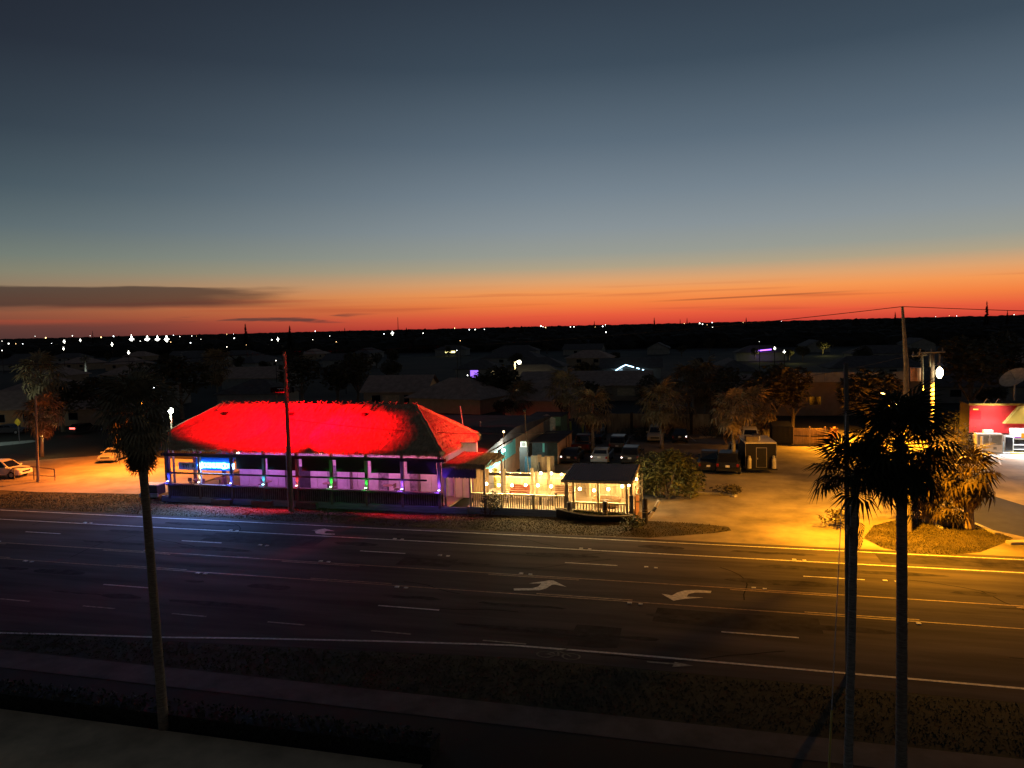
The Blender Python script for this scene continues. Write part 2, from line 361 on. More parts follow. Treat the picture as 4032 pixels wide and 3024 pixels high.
# every child is written in world metres, so undo the empty's own offset
def rb(mb,name,m,parent=None,**k):
    o=mb.build(name,m,None,**k); par=parent or rest
    o.parent=par; o.matrix_parent_inverse=Matrix.Identity(4)
    w=Vector((0,0,0)); p=par
    while p: w+=p.location; p=p.parent
    o.location=-w; return o
def hipgrid():
    mb=MB()
    def face(a,b,c,d,nu,nv,rag):
        # a-b eave, d-c ridge
        o=len(mb.v)
        for j in range(nv+1):
            for i in range(nu+1):
                u,v=i/nu,j/nv
                p=sib(sib(Vector(a),Vector(b),u),sib(Vector(d),Vector(c),u),v)
                e=random.uniform(-.05,.05)
                q=p+Vector((random.uniform(-.02,.02),0,e+(.05 if (j%2)else 0)))
                if j==0 : q.z-=random.uniform(0,rag)
                mb.v.append(tuple(q))
        for j in range(nv):
            for i in range(nu):
                k=o+j*(nu+1)+i; mb.f.append((k,k+1,k+nu+2,k+nu+1))
    A,B,Cc,D=(RX0,RY0,ZE),(RX1,RY0,ZE),(RX1,RY1,ZE),(RX0,RY1,ZE); E1,E2=(RXA,RYR,ZR),(RXB,RYR,ZR)
    face(A,B,E2,E1,110,22,.14); face(Cc,D,E1,E2,60,10,.1); face(B,Cc,E2,E2,44,22,.14); face(D,A,E1,E1,44,22,.14)
    return mb
roof=rb(hipgrid(),'thatch_roof',thatch,fixn=False)
# underside lining
mb=MB(); mb.quad((RX0+.4,RY0+.3,ZE-.22),(RX1-.4,RY0+.3,ZE-.22),(RXB,RYR,ZR-.3),(RXA,RYR,ZR-.3)); mb.quad((RX1-.4,RY0+.3,ZE-.22),(RX1-.4,RY1-.3,ZE-.22),(RXB,RYR,ZR-.3)); mb.quad((RX0+.4,RY0+.3,ZE-.22),(RXA,RYR,ZR-.3),(RX0+.4,RY1-.3,ZE-.22)); mb.quad((RX0+.4,RY1-.3,ZE-.22),(RXA,RYR,ZR-.3),(RXB,RYR,ZR-.3),(RX1-.4,RY1-.3,ZE-.22))
rb(mb,'roof_lining',mat('thatch_underside',(.20,.14,.09),.95,.4,5),fixn=False)
# hanging strands all round the eave and shaggy courses over the slopes
def strands():
    mb=MB()
    def st(p,d,l,w):
        p=Vector(p); t=Vector((random.uniform(-.12,.12),random.uniform(-.12,.12),0)); s=Vector((w,0,0)) if abs(d.y)>abs(d.x) else Vector((0,w,0))
        mb.add([p-s,p+s,p+d*l+t],[(0,1,2)])
    for k in range(2600):
        x=random.uniform(RX0,RX1); st((x,RY0+random.uniform(0,.25),ZE+random.uniform(-.02,.16)),Vector((0,-.25,-.9)),random.uniform(.18,.48),.035)
    for k in range(1100):
        y=random.uniform(RY0,RY1); st((RX1-random.uniform(0,.25),y,ZE+random.uniform(-.02,.16)),Vector((.3,0,-.9)),random.uniform(.18,.5),.035)
        y=random.uniform(RY0,RY1); st((RX0+random.uniform(0,.25),y,ZE+random.uniform(-.02,.16)),Vector((-.3,0,-.9)),random.uniform(.18,.5),.035)
    for k in range(5200):   # lifted straws on the front slope
        v=random.random()**1.1; u=random.random(); a=sib(Vector((RX0,RY0,ZE)),Vector((RXA,RYR,ZR)),v); b=sib(Vector((RX1,RY0,ZE)),Vector((RXB,RYR,ZR)),v)
        p=sib(a,b,u)+Vector((0,0,.07)); st(p,Vector((0,-.80,-.50)),random.uniform(.15,.34),.02)
    for k in range(2200):
        v=random.random(); u=random.random(); a=sib(Vector((RX1,RY0,ZE)),Vector((RXB,RYR,ZR)),v); b=sib(Vector((RX1,RY1,ZE)),Vector((RXB,RYR,ZR)),v)
        p=sib(a,b,u)+Vector((0,0,.07)); st(p,Vector((.78,0,-.50)),random.uniform(.15,.34),.02)
        a=sib(Vector((RX0,RY0,ZE)),Vector((RXA,RYR,ZR)),v); b=sib(Vector((RX0,RY1,ZE)),Vector((RXA,RYR,ZR)),v)
        p=sib(a,b,u)+Vector((0,0,.07)); st(p,Vector((-.78,0,-.50)),random.uniform(.15,.34),.02)
    return mb
rb(strands(),'thatch_fringe',thatch,fixn=False,stuff=True)
# ridge cover and the crossed pegs that pin it
mb=MB()
o=0; prev=None
for k in range(41):
    x=RXA-.2+(RXB-RXA+.4)*k/40; z=ZR+.1+random.uniform(-.02,.02)
    ring=[(x,RYR-.75,z-.52),(x,RYR-.4,z-.2),(x,RYR,z+.08),(x,RYR+.4,z-.2),(x,RYR+.75,z-.52)]
    i=len(mb.v); mb.v+=ring
    if prev is not None:
        for j in range(4): mb.f.append((prev+j,i+j,i+j+1,prev+j+1))
    prev=i
rb(mb,'ridge_cover',thatch,fixn=False)
pm=None
for k in range(26):
    x=RXA+.25+(RXB-RXA-.5)*k/25+random.uniform(-.16,.16)
    if pm is None:
        m_=MB(); m_.tube([(-.25,-.78,-.5),(.0,0,.1),(.12,.22,.32)],[.06,.06,.045],6); m_.tube([(.25,.78,-.5),(.05,0,.08),(-.1,-.2,.3)],[.06,.06,.045],6)
        ob=m_.build('ridge_peg',thatch,rest); pm=ob.data
    else: ob=share(pm,'ridge_peg',rest)
    ob.location=(x+33,RYR-58,ZR+.12); ob.rotation_euler=(0,0,random.uniform(-.3,.3)); ob.scale=(1,1,random.uniform(.6,1.0))
# thatch roll down the four hips
for nm,(xe,ye),(xr,) in (('a',(RX0,RY0),(RXA,)),('b',(RX1,RY0),(RXB,)),('c',(RX1,RY1),(RXB,)),('d',(RX0,RY1),(RXA,))):
    m_=MB(); pts=[]; rr=[]
    for k in range(15):
        t=k/14; pts.append((sib(xe,xr,t)+random.uniform(-.05,.05),sib(ye,RYR,t)+random.uniform(-.05,.05),sib(ZE,ZR,t)+.06)); rr.append(.17+random.uniform(-.04,.04))
    m_.tube(pts,rr,7); rb(m_,'hip_roll',thatch)
for px,py in ((890,1632),(1150,1634),(1435,1636)):
    # small dark vents sitting on the slope
    d=ray(px,py); nrm=Vector((0,-(ZR-ZE),RYR-RY0)); t=nrm.dot(Vector((0,RY0,ZE))-CAM)/nrm.dot(d); p=CAM+d*t
    rb(MB().rbox(p+Vector((0,-.05,.1)),(.34,.3,.26)),'roof_vent',blackm)
# frame
PX=[-44.5+3.0125*k for k in range(9)]
pillar=mat('deck_post',(.16,.12,.11),.75,.3,3,stretch=(2,2,.4))
for x in PX: rb(MB().box(x-.11,x+.11,54.1,54.32,0,4.9),'post',pillar)
for y in (57.5,):
    for x in PX[1::2]: rb(MB().box(x-.09,x+.09,y-.09,y+.09,.4,6.2),'post',pillar)
for x in (RX0+1.9,RX1-1.6):
    for y in (57.5,61.5): rb(MB().box(x-.1,x+.1,y-.1,y+.1,0,5),'post',pillar)
rb(MB().box(PX[0]-.6,PX[-1]+.5,54.02,54.4,3.9,4.13),'front_beam',darkwood)
rb(MB().box(PX[0]-.1,PX[-1]-1.0,54.03,54.17,2.42,2.54),'mid_rail',darkwood)
rb(MB().box(PX[0]-.2,PX[-1]+.2,53.98,54.34,1.42,1.56),'rail_cap',mat('rail_cap',(.10,.075,.07),.7,.3,3))
rb(MB().box(PX[0]-.2,PX[-1]+.2,54.3,54.36,.5,1.42),'rail_panel',mat('rail_panel_paint',(.07,.055,.065),.8,.25,3))
m_=MB()
x=PX[0]
while x<PX[-1]: m_.box(x-.035,x+.035,54.2,54.27,.5,1.42); x+=.19
rb(m_,'balusters',mat('baluster_paint',(.2,.17,.19),.7,.3,3),stuff=True)
skirt=mat('blue_grey_siding',(.26,.29,.34),.75,.25,2,stretch=(.4,1,6))
for k in range(4): rb(MB().box(PX[0]-.8,PX[-1]+2.2,54.06+.02*k,54.3,.12*k,.12*k+.112),'skirt_board',skirt)
rb(MB().box(PX[0]-.6,PX[-1]+.6,54.4,63,.34,.49),'deck_floor',mat('deck_boards',(.22,.16,.13),.8,.3,3,stretch=(.3,4,1)))
# rear wall with its printed panels
wallm=mat('pale_wall_panel',(.62,.56,.58),.8,.10,1.5,detail=3,c2=(.66,.6,.62))
rb(MB().box(-40.2,RX1+1.2,57.75,57.95,.49,4.9),'rear_wall',mat('cream_wall',(.6,.52,.46),.85,.15,2))
nP=22
darkP=mat('mural_panel',(.26,.23,.26),.8,.7,2.2)
for k in range(nP):
    x0=-40.1+k*(20.5/nP); w=20.5/nP-.04
    p=rb(MB().box(x0,x0+w,57.69,57.747,.52,2.75),'wall_panel',darkP if k in (9,14,17) else wallm)
    if k in (9,14,17): tag(p,'darker mural panel in the pale rear wall')
rb(MB().box(-34.6,-33.3,57.66,57.685,.5,2.6),'service_door',mat('dark_door',(.06,.05,.06),.6))
# roll-down blinds between the posts
for k in range(2,8):
    x0,x1=PX[k]+.30,PX[k+1]-.30
    if k==3: x0-=.1; x1+=.05
    rb(MB().box(x0,x1,54.44,54.5,2.93+random.uniform(-.03,.03),3.92),'roll_blind',mat('dark_blind',(.045,.033,.03),.9,.25,9,.3,stretch=(.2,1,6)))
    rb(MB().tube([(x0,54.47,2.93),(x1,54.47,2.93)],.05,6),'blind_rail',darkwood)
# curtains and orange safety tape seen beside posts
for k in (3,4,5,6,7):
    rb(MB().box(PX[k]-.34,PX[k]-.13,54.6,54.66,1.6,3.9),'post_board',mat('striped_board',(.42,.20,.16),.8,.6,3,stretch=(1,1,1.2)))
# sign board that carries the neon, banner
rb(MB().box(PX[1]-.35,PX[2]-.12,54.5,54.56,2.75,3.92),'sign_blind',mat('sign_backing',(.18,.18,.22),.8,.2,3))
# seating on the deck: stools and high tables
tabm=mat('table_wood',(.25,.17,.13),.7,.3,4); stm=mat('stool_seat',(.16,.10,.10),.7,.3,4)
def table(x,y,lab,r=.42):
    t=thing('high_table',lab,'table',(x,y,.49),0,'high tables on the restaurant deck')
    MB().tube([(0,0,1.0),(0,0,1.05)],r,12).build('table_top',tabm,t); MB().tube([(0,0,0.04),(0,0,1.0)],.05,8).build('pedestal',blackm,t); MB().tube([(0,0,0),(0,0,.05)],.25,10).build('base',blackm,t); return t
def stool(x,y,lab,rz=0):
    t=thing('bar_stool',lab,'stool',(x,y,.49),rz,'bar stools on the restaurant deck')
    MB().tube([(0,0,.70),(0,0,.77)],.2,10).build('seat',stm,t); MB().rbox((0,-.17,1.0),(.36,.05,.34)).build('backrest',stm,t)
    for a in (-1,1):
        for b in (-1,1): MB().tube([(a*.19,b*.19,0),(a*.12,b*.12,.70)],.02,5).build('leg',blackm,t)
    return t
spots=[(-43.3,56.2),(-41.6,56.9),(-36.6,56.3),(-31.0,56.4),(-25.6,56.3)]
words=['left of the neon sign under the white banner','just behind the left end of the neon sign','between the second and third lit posts','behind the utility pole, right of the dark door','near the two violet-lit posts']
for (x,y),w in zip(spots,words): table(x,y,'round high table on the deck '+w)
for i,(x,y,w) in enumerate(((-44.0,56.3,'outermost left, below the white banner'),(-42.6,55.9,'right of the table below the banner'),(-41.0,56.2,'nearest the left end of the neon sign'),(-37.3,56.4,'left of the table between blue and cyan uplights'),(-30.3,56.2,'right of the table behind the utility pole'),(-24.9,56.4,'beside the table by the violet uplights'))):
    stool(x,y,'dark bar stool with low back, '+w,i*.9)
ban=thing('cloth_banner','white banner with dark letters hung in the leftmost bay of the restaurant','banner',(-43.0,54.62,0))
MB().box(-.85,1.55,0,.03,2.66,3.3).build('cloth',mat('banner_cloth',(.75,.72,.78),.9,.1,3),ban)
def text(s,size,ext=.01,bev=0.0,sp=1.0):
    c=bpy.data.curves.new('t','FONT'); c.body=s; c.size=size; c.extrude=ext; c.bevel_depth=bev; c.bevel_resolution=1; c.align_x='CENTER'; c.align_y='CENTER'; c.space_character=sp; c.resolution_u=3
    o=bpy.data.objects.new('t',c); COL.objects.link(o)
    bpy.context.view_layer.update(); me=bpy.data.meshes.new_from_object(o.evaluated_get(bpy.context.evaluated_depsgraph_get()))
    bpy.data.objects.remove(o); bpy.data.curves.remove(c); return me
def put_text(s,name,parent,loc,size,m,rz=0,**k):
    me=text(s,size,**k); me.name=name; me.materials.clear(); me.materials.append(m)
    o=bpy.data.objects.new(name,me); COL.objects.link(o); o.parent=parent; o.location=loc; o.rotation_euler=(R(90),0,rz); return o
put_text('TYI  AU','lettering',ban,(.3,-.03,2.97),.46,mat('banner_ink',(.05,.03,.07),.8),ext=.006)
umb=thing('teal_umbrella','teal patio umbrella lit from below behind the white banner','umbrella',(-43.0,59.5,.49))
m_=MB(); n=12; m_.add([(0,0,3.0)]+[(1.9*math.cos(2*math.pi*k/n),1.9*math.sin(2*math.pi*k/n),2.35) for k in range(n)],[(0,1+k,1+(k+1)%n) for k in range(n)]); m_.build('canopy',mat('teal_canvas',(.12,.55,.62),.8,.15),umb); MB().tube([(0,0,0),(0,0,2.95)],.03,6).build('pole',metal,umb)
# neon name
neon=thing('neon_sign','glowing blue-white neon name sign of two words on the left front of the restaurant','neon sign',(-40.0,54.34,3.12))
nm=emit('neon_glow',(.16,.62,1.0),34.0)
nb=emit('neon_white',(.10,.52,1.0),15.0)
for s,x,z,sz,ex in (('C',-1.52,0,.70,.03),('OCONUTS',-.56,.01,.50,.03),('C',.66,-.02,.66,.03),('OVE',1.22,-.02,.50,.03)):
    put_text(s,'letter_tubes',neon,(x,0,z),sz,nb,ext=.02,bev=.042,sp=.86)
MB().box(-2.05,1.55,.10,.14,-.42,.66).build('backing_panel',mat('sign_panel',(.04,.16,.75),.6,.1),neon)  # the neon's blue halo is painted into this panel's colour
light('AREA','neon_spill',neon,(0,-.14,0),1500,(.22,.40,1.0),3.3,(0,-5,-1.2),sizey=.5)

# ---- coloured uplights at the foot of the posts
UP=[((.03,.06,1),'blue',-44.5),((1,.74,.4),'warm',PX[1]),((.03,.08,1),'blue',PX[2]),((.05,.6,1),'cyan',PX[3]),((1,.04,.06),'red',PX[4]),((.03,1,.08),'green',PX[5]),((.03,1,.08),'green',PX[6]),((.28,.08,1),'violet',PX[7]),((.24,.06,1),'violet',PX[8])]
UL=['blue uplight at the leftmost restaurant post','warm white uplight at the post below the left end of the neon sign','blue uplight at the post right of the neon sign','cyan uplight at the post between the blue and red ones','red uplight at the post beside the utility pole','green uplight, left of the two green ones','green uplight, right of the two green ones','violet uplight at the last post but one','violet uplight at the corner post beside the purple valance']
for (c,n_,x),lab in zip(UP,UL):
    t=thing('post_uplight',lab,'uplight',(x-.02,53.95,1.56),0,'coloured uplights along the deck rail')
    MB().rbox((-.12,.03,.04),(.42,.2,.09)).build('shelf',mat('light_shelf',(.6,.5,.5),.7),t)
    MB().tube([(.04,0,.09),(.04,0,.2)],[.07,.09],8).build('can',blackm,t)
    MB().tube([(.04,0,.2),(.04,0,.235)],.085,8).build('lens',emit('uplens_'+n_,tuple(min(1,q*.6+.38) for q in c),14),t)
    light('SPOT','beam',t,(.04,-.03,.26),210,c,.05,(.05,.09,2.2),75,.5)
    light('POINT','glow',t,(.04,-.2,.34),(32.0 if n_ in('blue','violet') else 7.0),c,.06)
# ---- warm pink lamps under the thatch
for k,(x,y,c) in enumerate([(-43.4,56.0,(.9,.28,.6)),(-39.7,55.6,(.52,.16,1)),(-36.4,55.6,(.66,.18,.9)),(-33,55.6,(.74,.20,.75)),(-29.6,55.6,(.74,.19,.82)),(-26.2,55.6,(.88,.20,.60)),(-22.6,55.6,(.95,.20,.40))]):
    t=thing('ceiling_lamp',['pinkish ceiling lamp under the far left of the thatch','lilac ceiling lamp above the neon sign','lilac ceiling lamp between the cyan and blue posts','pink ceiling lamp behind the utility pole','pink ceiling lamp above the two white lights','rose ceiling lamp by the green posts','rose ceiling lamp at the right end of the deck'][k],'ceiling lamp',(x,y,4.25),0,'lamps under the thatched roof')
    MB().ball((0,0,0),.09,8,5).build('bulb',emit('lamp_%d'%k,c,10),t); MB().tube([(0,0,.08),(0,0,1.6)],.012,5).build('cord',blackm,t)
    light('POINT','glow',t,(0,-.0,-.14),240 if k else 110,c,.12)
for (px,py,lab) in ((937,1783,'warm yellow lamp under the eave right of the neon sign'),(1238,1782,'left of two white lamps under the middle of the eave'),(1262,1784,'right of two white lamps under the middle of the eave')):
    p=YP(px,py,55.2); t=thing('eave_lamp',lab,'lamp',p,0,'small lamps under the eave')
    MB().ball((0,0,0),.1,8,5,(1.5,1,.8)).build('bulb',emit('white_bulb',(1,.92,.78),9),t); MB().tube([(0,0,.05),(0,0,.9)],.015,5).build('stem',blackm,t)
# utility box and crates on the verge at the left of the deck
t=thing('utility_cart','dark boxy cart with pale lid at the left end of the deck','cart',G(590,1965),R(3))
MB().box(-.85,.75,0,1.1,.35,1.15).build('body',mat('dark_cart',(.05,.055,.05),.7),t); MB().box(-.9,.8,-.05,1.15,1.15,1.23).build('lid',mat('pale_lid',(.55,.55,.48),.6),t); MB().box(-.95,.85,-.12,0,.18,.5).build('bumper',mat('pale_bumper',(.4,.45,.48),.5),t)
for x in (-.55,.45): MB().tube([(x,-.05,.2),(x,.08,.2)],.2,10).build('wheel',blackm,t)
for k,(px,py) in enumerate(((830,2005),(1010,2005),(1190,2012))):
    p=G(px,py); t=tag(MB().box(-.9,.9,-.18,.18,0,.5).build('planter_box',mat('planter_wood',(.16,.13,.14),.8,.3,4)),['low timber planter under the neon sign','low timber planter right of the neon sign, before the utility pole','low timber planter just right of the utility pole'][k],'planter','planters along the deck front'); t.location=(p.x,53.75,0)

# ---- flat-roofed rear wing with the teal side wall
wing=thing('rear_wing','dark low-roofed rear wing with a teal flood-lit side wall behind the restaurant','building',(-27,72,0))
def wb(mb,name,m,**k):
    o=mb.build(name,m,wing,**k); o.location=(27,-72,0); return o
teal=mat('teal_wall',(.20,.62,.58),.8,.1,1)
peach=mat('peach_wall',(.62,.36,.2),.85,.15,1)
flatroof=mat('dark_flat_roof',(.085,.062,.058),.9,.35,.5,detail=6)
wb(MB().box(-39,-19.21,62.6,63.0,0,3.4),'front_wall',peach)
wb(MB().box(-19.2,-18.95,59.4,71.5,1.75,3.40),'side_wall',teal)
wb(MB().box(-19.2,-18.9,59.4,71.5,0,1.745),'side_wainscot',peach)
wb(MB().box(-19.2,-18.95,71.55,84,0,3.4),'side_wall',peach)
m_=MB(); m_.prism([(59.2,3.42),(59.2,3.62),(70,4.5),(86,3.7),(86,3.5)],'x',-41,-18.5); wb(m_,'flat_roof',flatroof)
wb(MB().box(-18.49,-18.4,59.2,68.4,3.35,3.56),'roof_fascia',mat('dark_trim',(.12,.09,.08)))
wb(MB().box(-18.945,-18.9,65.2,66.2,2.0,3.2),'window',glass('dark_glass'))
for x,y in ((-30,67),(-22,70)): wb(MB().tube([(x,y,4),(x,y,5.0)],.08,6),'vent_pipe',metal)
fl=thing('wall_flood','bright white flood lamp on the teal side wall','flood lamp',(-18.55,65.2,3.1))
MB().rbox((0,0,0),(.3,.34,.22)).build('housing',blackm,fl); MB().ball((.16,-.03,-.04),.2,10,6,(.7,1.2,.85)).build('lens',emit('flood_white',(.85,1,.9),24),fl)
light('POINT','glow',fl,(.8,-.4,-.1),900,(.82,1,.88),.15)
# ---- small thatched entry roof
ent=thing('thatched_entry','small thatched porch roof glowing orange beside the big roof','porch',(-17.8,55.5,0))
m_=MB()
def sl(a,b,c,d,nu=26,nv=7):
    o=len(m_.v)
    for j in range(nv+1):
        for i in range(nu+1):
            u,v=i/nu,j/nv; p=sib(sib(Vector(a),Vector(b),u),sib(Vector(d),Vector(c),u),v); p.z+=random.uniform(-.05,.05)-(random.uniform(0,.16) if j==0 else 0); m_.v.append(tuple(p))
    for j in range(nv):
        for i in range(nu): k=o+j*(nu+1)+i; m_.f.append((k,k+1,k+nu+2,k+nu+1))
a0=(-2.35,-1.35,3.72); a1=(1.0,-1.35,3.55); a2=(1.85,1.6,3.95); r0_=(-1.5,1.5,4.28); r1_=(1.3,1.7,4.18)
sl(a0,a1,r1_,r0_); sl(a1,a2,r1_,r1_,16,7)
m_.build('thatch_slope',thatch,ent,fixn=False)
m2=MB()
for k in range(420):
    x=random.uniform(-2.35,1.0); p=Vector((x,-1.35+random.uniform(0,.15),3.72+random.uniform(-.05,.1))); m2.add([p-Vector((.03,0,0)),p+Vector((.03,0,0)),p+Vector((random.uniform(-.1,.1),-.12,-random.uniform(.15,.45)))],[(0,1,2)])
m2.build('thatch_fringe',thatch,ent,fixn=False,stuff=True)
for x,y in ((-2.2,-1.1),(.9,-1.1),(1.55,1.4)): MB().box(x-.07,x+.07,y-.07,y+.07,0,3.75).build('post',pillar,ent)
m_=MB(); n=12
for k in range(n):
    x0=-2.4+k*2.7/n; x1=x0+2.7/n; m_.add([(x0,-1.18,3.5),(x1,-1.18,3.5),(x1,-1.18,2.72+.05*(k%2)),((x0+x1)/2,-1.18,2.66),(x0,-1.18,2.72+.05*((k+1)%2))],[(0,1,2,3,4)])
m_.build('purple_valance',mat('navy_cloth',(.10,.07,.16),.9,.2),ent,fixn=False)
MB().box(-2.6,-.72,1.9,2.0,.49,3.3).build('pink_wall',mat('pink_wall',(.62,.42,.40),.85,.12,1.2),ent)
for k in range(3): MB().box(-2.5+k*.6,-2.42+k*.6,1.85,1.897,.49,2.6).build('panel_batten',mat('batten',(.4,.25,.24)),ent)
for k in range(5):
    MB().box(-.7+k*.25,-.7+k*.25+.235,1.2,1.26,.3,3.0+.03*(k%2)).build('screen_plank',mat('golden_plank',(.5,.33,.14),.8,.25,3,stretch=(4,1,.4)),ent)

# ------------------------------------------------------------------ lit terrace with string bulbs
ter=thing('terrace_deck','raised terrace with pale railing and string bulbs right of the restaurant','deck',(-12,56,0))
def tb(mb,name,m,**k):
    o=mb.build(name,m,ter,**k); o.location=(12,-56,0); return o
yel=mat('cream_timber',(.58,.47,.26),.75,.2,3,stretch=(2,2,.5))
tb(MB().box(-18.4,-5.9,54.6,61.2,.35,.48),'deck_floor',mat('terrace_boards',(.36,.26,.15),.8,.3,3,stretch=(.3,4,1)))
for k in range(4): tb(MB().box(-18.2,-5.8,54.36+.02*k,54.6,.125*k,.125*k+.115),'skirt_board',skirt)
for x in (-18.05,-15.6,-13.2,-10.75): tb(MB().box(x-.07,x+.07,54.43,54.57,.4,2.62 if x<-18 or x>-11 else 1.55),'post',yel)
tb(MB().box(-18.1,-10.8,54.38,54.62,1.5,1.58),'top_rail',yel)
m_=MB(); x=-18
while x<-10.8: m_.box(x-.03,x+.03,54.47,54.53,.48,1.5); x+=.17
tb(m_,'balusters',mat('terrace_baluster',(.30,.24,.15),.8,.3,3),stuff=True)
# front cross beam (dark) and tall posts
tb(MB().box(-18.3,-14.0,57.4,57.55,2.35,2.55),'dark_beam',darkwood)
for x,z0,z1 in ((-18.2,.48,2.6),(-13.95,.48,3.0),(-13.6,.48,2.8),(-12.6,.48,3.9),(-16.2,.48,2.9)): tb(MB().box(x-.1,x+.1,57.3,57.5,z0,z1),'post',yel)
# rear boarding
for k in range(30):
    x=-17.9+k*.4; tb(MB().box(x,x+.37,60.9,60.95,.3,1.95+random.uniform(-.03,.03)),'fence_board',mat('rear_boarding',(.46,.34,.18),.8,.3,2,stretch=(2,2,.4)))
tb(MB().box(-18,-5.9,60.84,60.9,1.5,1.6),'rear_rail',yel)
# bar shelter at the right end
sh=thing('bar_shelter','open timber bar shelter with dark sloping roof at the right end of the terrace','shelter',(-8.3,56.5,0))
def shb(mb,name,m,**k):
    o=mb.build(name,m,sh,**k); o.location=(8.3,-56.5,0); return o
cor=mat('dark_corrugated_roof',(.055,.046,.05),.55,.2,1.0)
m_=MB(); n=56
for k in range(n):
    x0=-11.0+k*5.1/n; x1=x0+5.1/n; h0=.03*(k%2); h1=.03*((k+1)%2); cv_=lambda x:-.10*((x+8.45)/2.55)**4
    m_.add([(x0,54.1,2.86+h0+cv_(x0)),(x1,54.1,2.86+h1+cv_(x1)),(x1,59.4,3.10+h1),(x0,59.4,3.10+h0)],[(0,1,2,3)])
shb(m_,'roof',cor,fixn=False)
m_=MB().quad((-11,54.1,2.8),(-5.9,54.1,2.8),(-5.9,59.4,3.05),(-11,59.4,3.05)); shb(m_,'ceiling',yel,fixn=False)
shb(MB().box(-11.0,-5.9,54.04,54.1,2.66,2.84),'fascia',yel)
shb(MB().prism([(54.1,2.7),(54.1,2.86),(59.4,3.14),(59.4,2.96)],'x',-5.88,-5.82),'gable_board',yel)
for x in (-10.6,-10.15,-8.35,-6.3,-5.98): shb(MB().box(x-.08,x+.08,54.45,54.6,.4,2.8),'post',yel)
for x in (-9.7,-7.3,-6.0): shb(MB().box(x-.07,x+.07,59.0,59.14,.4,3.0),'post',yel)
shb(MB().box(-10.6,-6.2,54.36,54.6,1.08,1.18),'counter',yel)
m_=MB(); x=-10.5
while x<-6.3: m_.box(x-.035,x+.035,54.5,54.55,.48,1.08); x+=.21
shb(m_,'balusters',mat('shelter_baluster',(.20,.18,.15),.8,.3,3),stuff=True)
for z in (2.1,2.45): shb(MB().box(-9.6,-6.0,58.9,58.98,z,z+.1),'wall_rail',yel)
for k in range(11): shb(MB().box(-10.0+k*.38,-9.66+k*.38,59.16,59.2,.4,1.9),'wall_board',mat('rear_boarding',(.46,.34,.18)))
shb(MB().box(-5.78,-5.70,54.7,57.2,.05,1.75),'side_panel',mat('orange_panel',(.62,.30,.12),.7,.15,2))  # pale panel with the sodium lamp's orange put into its colour
shb(MB().box(-6.12,-5.84,54.4,54.68,0,1.75),'corner_pier',mat('dark_pier',(.10,.11,.12),.8))
for z in (1.2,1.75,2.3): shb(MB().box(-5.78,-5.2,54.8,54.9,z,z+.09),'ladder_rung',yel)
for x in (-5.74,-5.24): shb(MB().box(x-.05,x+.05,54.8,54.9,.6,3.3),'ladder_rail',yel)
# tub, benches, tables, people-height clutter
tubo=thing('round_tub','big round brown wooden tub under the bar shelter','tub',(-8.0,56.0,.48))
m_=MB(); n=18; prof=[(.55,0),(.85,.15),(1.05,.4),(1.12,.75),(1.0,.72),(.95,.45)]
for i,(r_,z_) in enumerate(prof):
    for k in range(n): m_.v.append((r_*math.cos(2*math.pi*k/n),r_*.8*math.sin(2*math.pi*k/n),z_))
for i in range(len(prof)-1):
    for k in range(n): m_.f.append((i*n+k,i*n+(k+1)%n,(i+1)*n+(k+1)%n,(i+1)*n+k))
m_.build('staved_side',mat('tub_wood',(.24,.15,.07),.6,.3,4,stretch=(3,3,.4)),tubo,fixn=False)
MB().ball((0,0,.42),.9,14,5,(1,.8,.1)).build('water_level',mat('tub_inside',(.10,.07,.04),.5),tubo)
for x,y,lab,c in ((-15.2,58.2,'red slatted bench among the string bulbs','r'),(-11.6,58.4,'brown slatted bench left of the bar shelter','b')):
    t=thing('bench',lab,'bench',(x,y,.48),0,'benches on the terrace'); mm=mat('red_bench',(.5,.10,.05),.7) if c=='r' else mat('brown_bench',(.3,.15,.07),.7)
    for k in range(3): MB().box(-.8,.8,-.24+k*.16,-.1+k*.16,.42,.46).build('seat_slat',mm,t)
    for k in range(3): MB().box(-.8,.8,.26,.3,.5+k*.16,.63+k*.16).build('back_slat',mm,t)
    for sx_ in (-.7,.7): MB().box(sx_-.04,sx_+.04,-.24,.3,0,.42).build('leg',blackm,t)
for x,y,lab in ((-16.6,56.0,'dark cafe table at the left end of the terrace'),(-13.0,55.9,'dark cafe table in the middle of the terrace')):
    t=thing('cafe_table',lab,'table',(x,y,.48)); MB().box(-.5,.5,-.4,.4,.70,.75).build('table_top',tabm,t); MB().box(-.06,.06,-.06,.06,0,.7).build('pedestal',blackm,t)
    for dx in (-.8,.8):
        c=thing('cafe_chair',('left' if dx<0 else 'right')+' chair at the '+('left-end' if x<-15 else 'middle')+' terrace table','chair',(x+dx,y,.48),0,'chairs on the terrace')
        MB().box(-.2,.2,-.2,.2,.42,.46).build('seat',stm,c); MB().box((-.2 if dx<0 else .16),(-.16 if dx<0 else .2),-.2,.2,.46,.9).build('backrest',stm,c)
        for a in (-.17,.17):
            for b in (-.17,.17): MB().box(a-.02,a+.02,b-.02,b+.02,0,.42).build('leg',blackm,c)
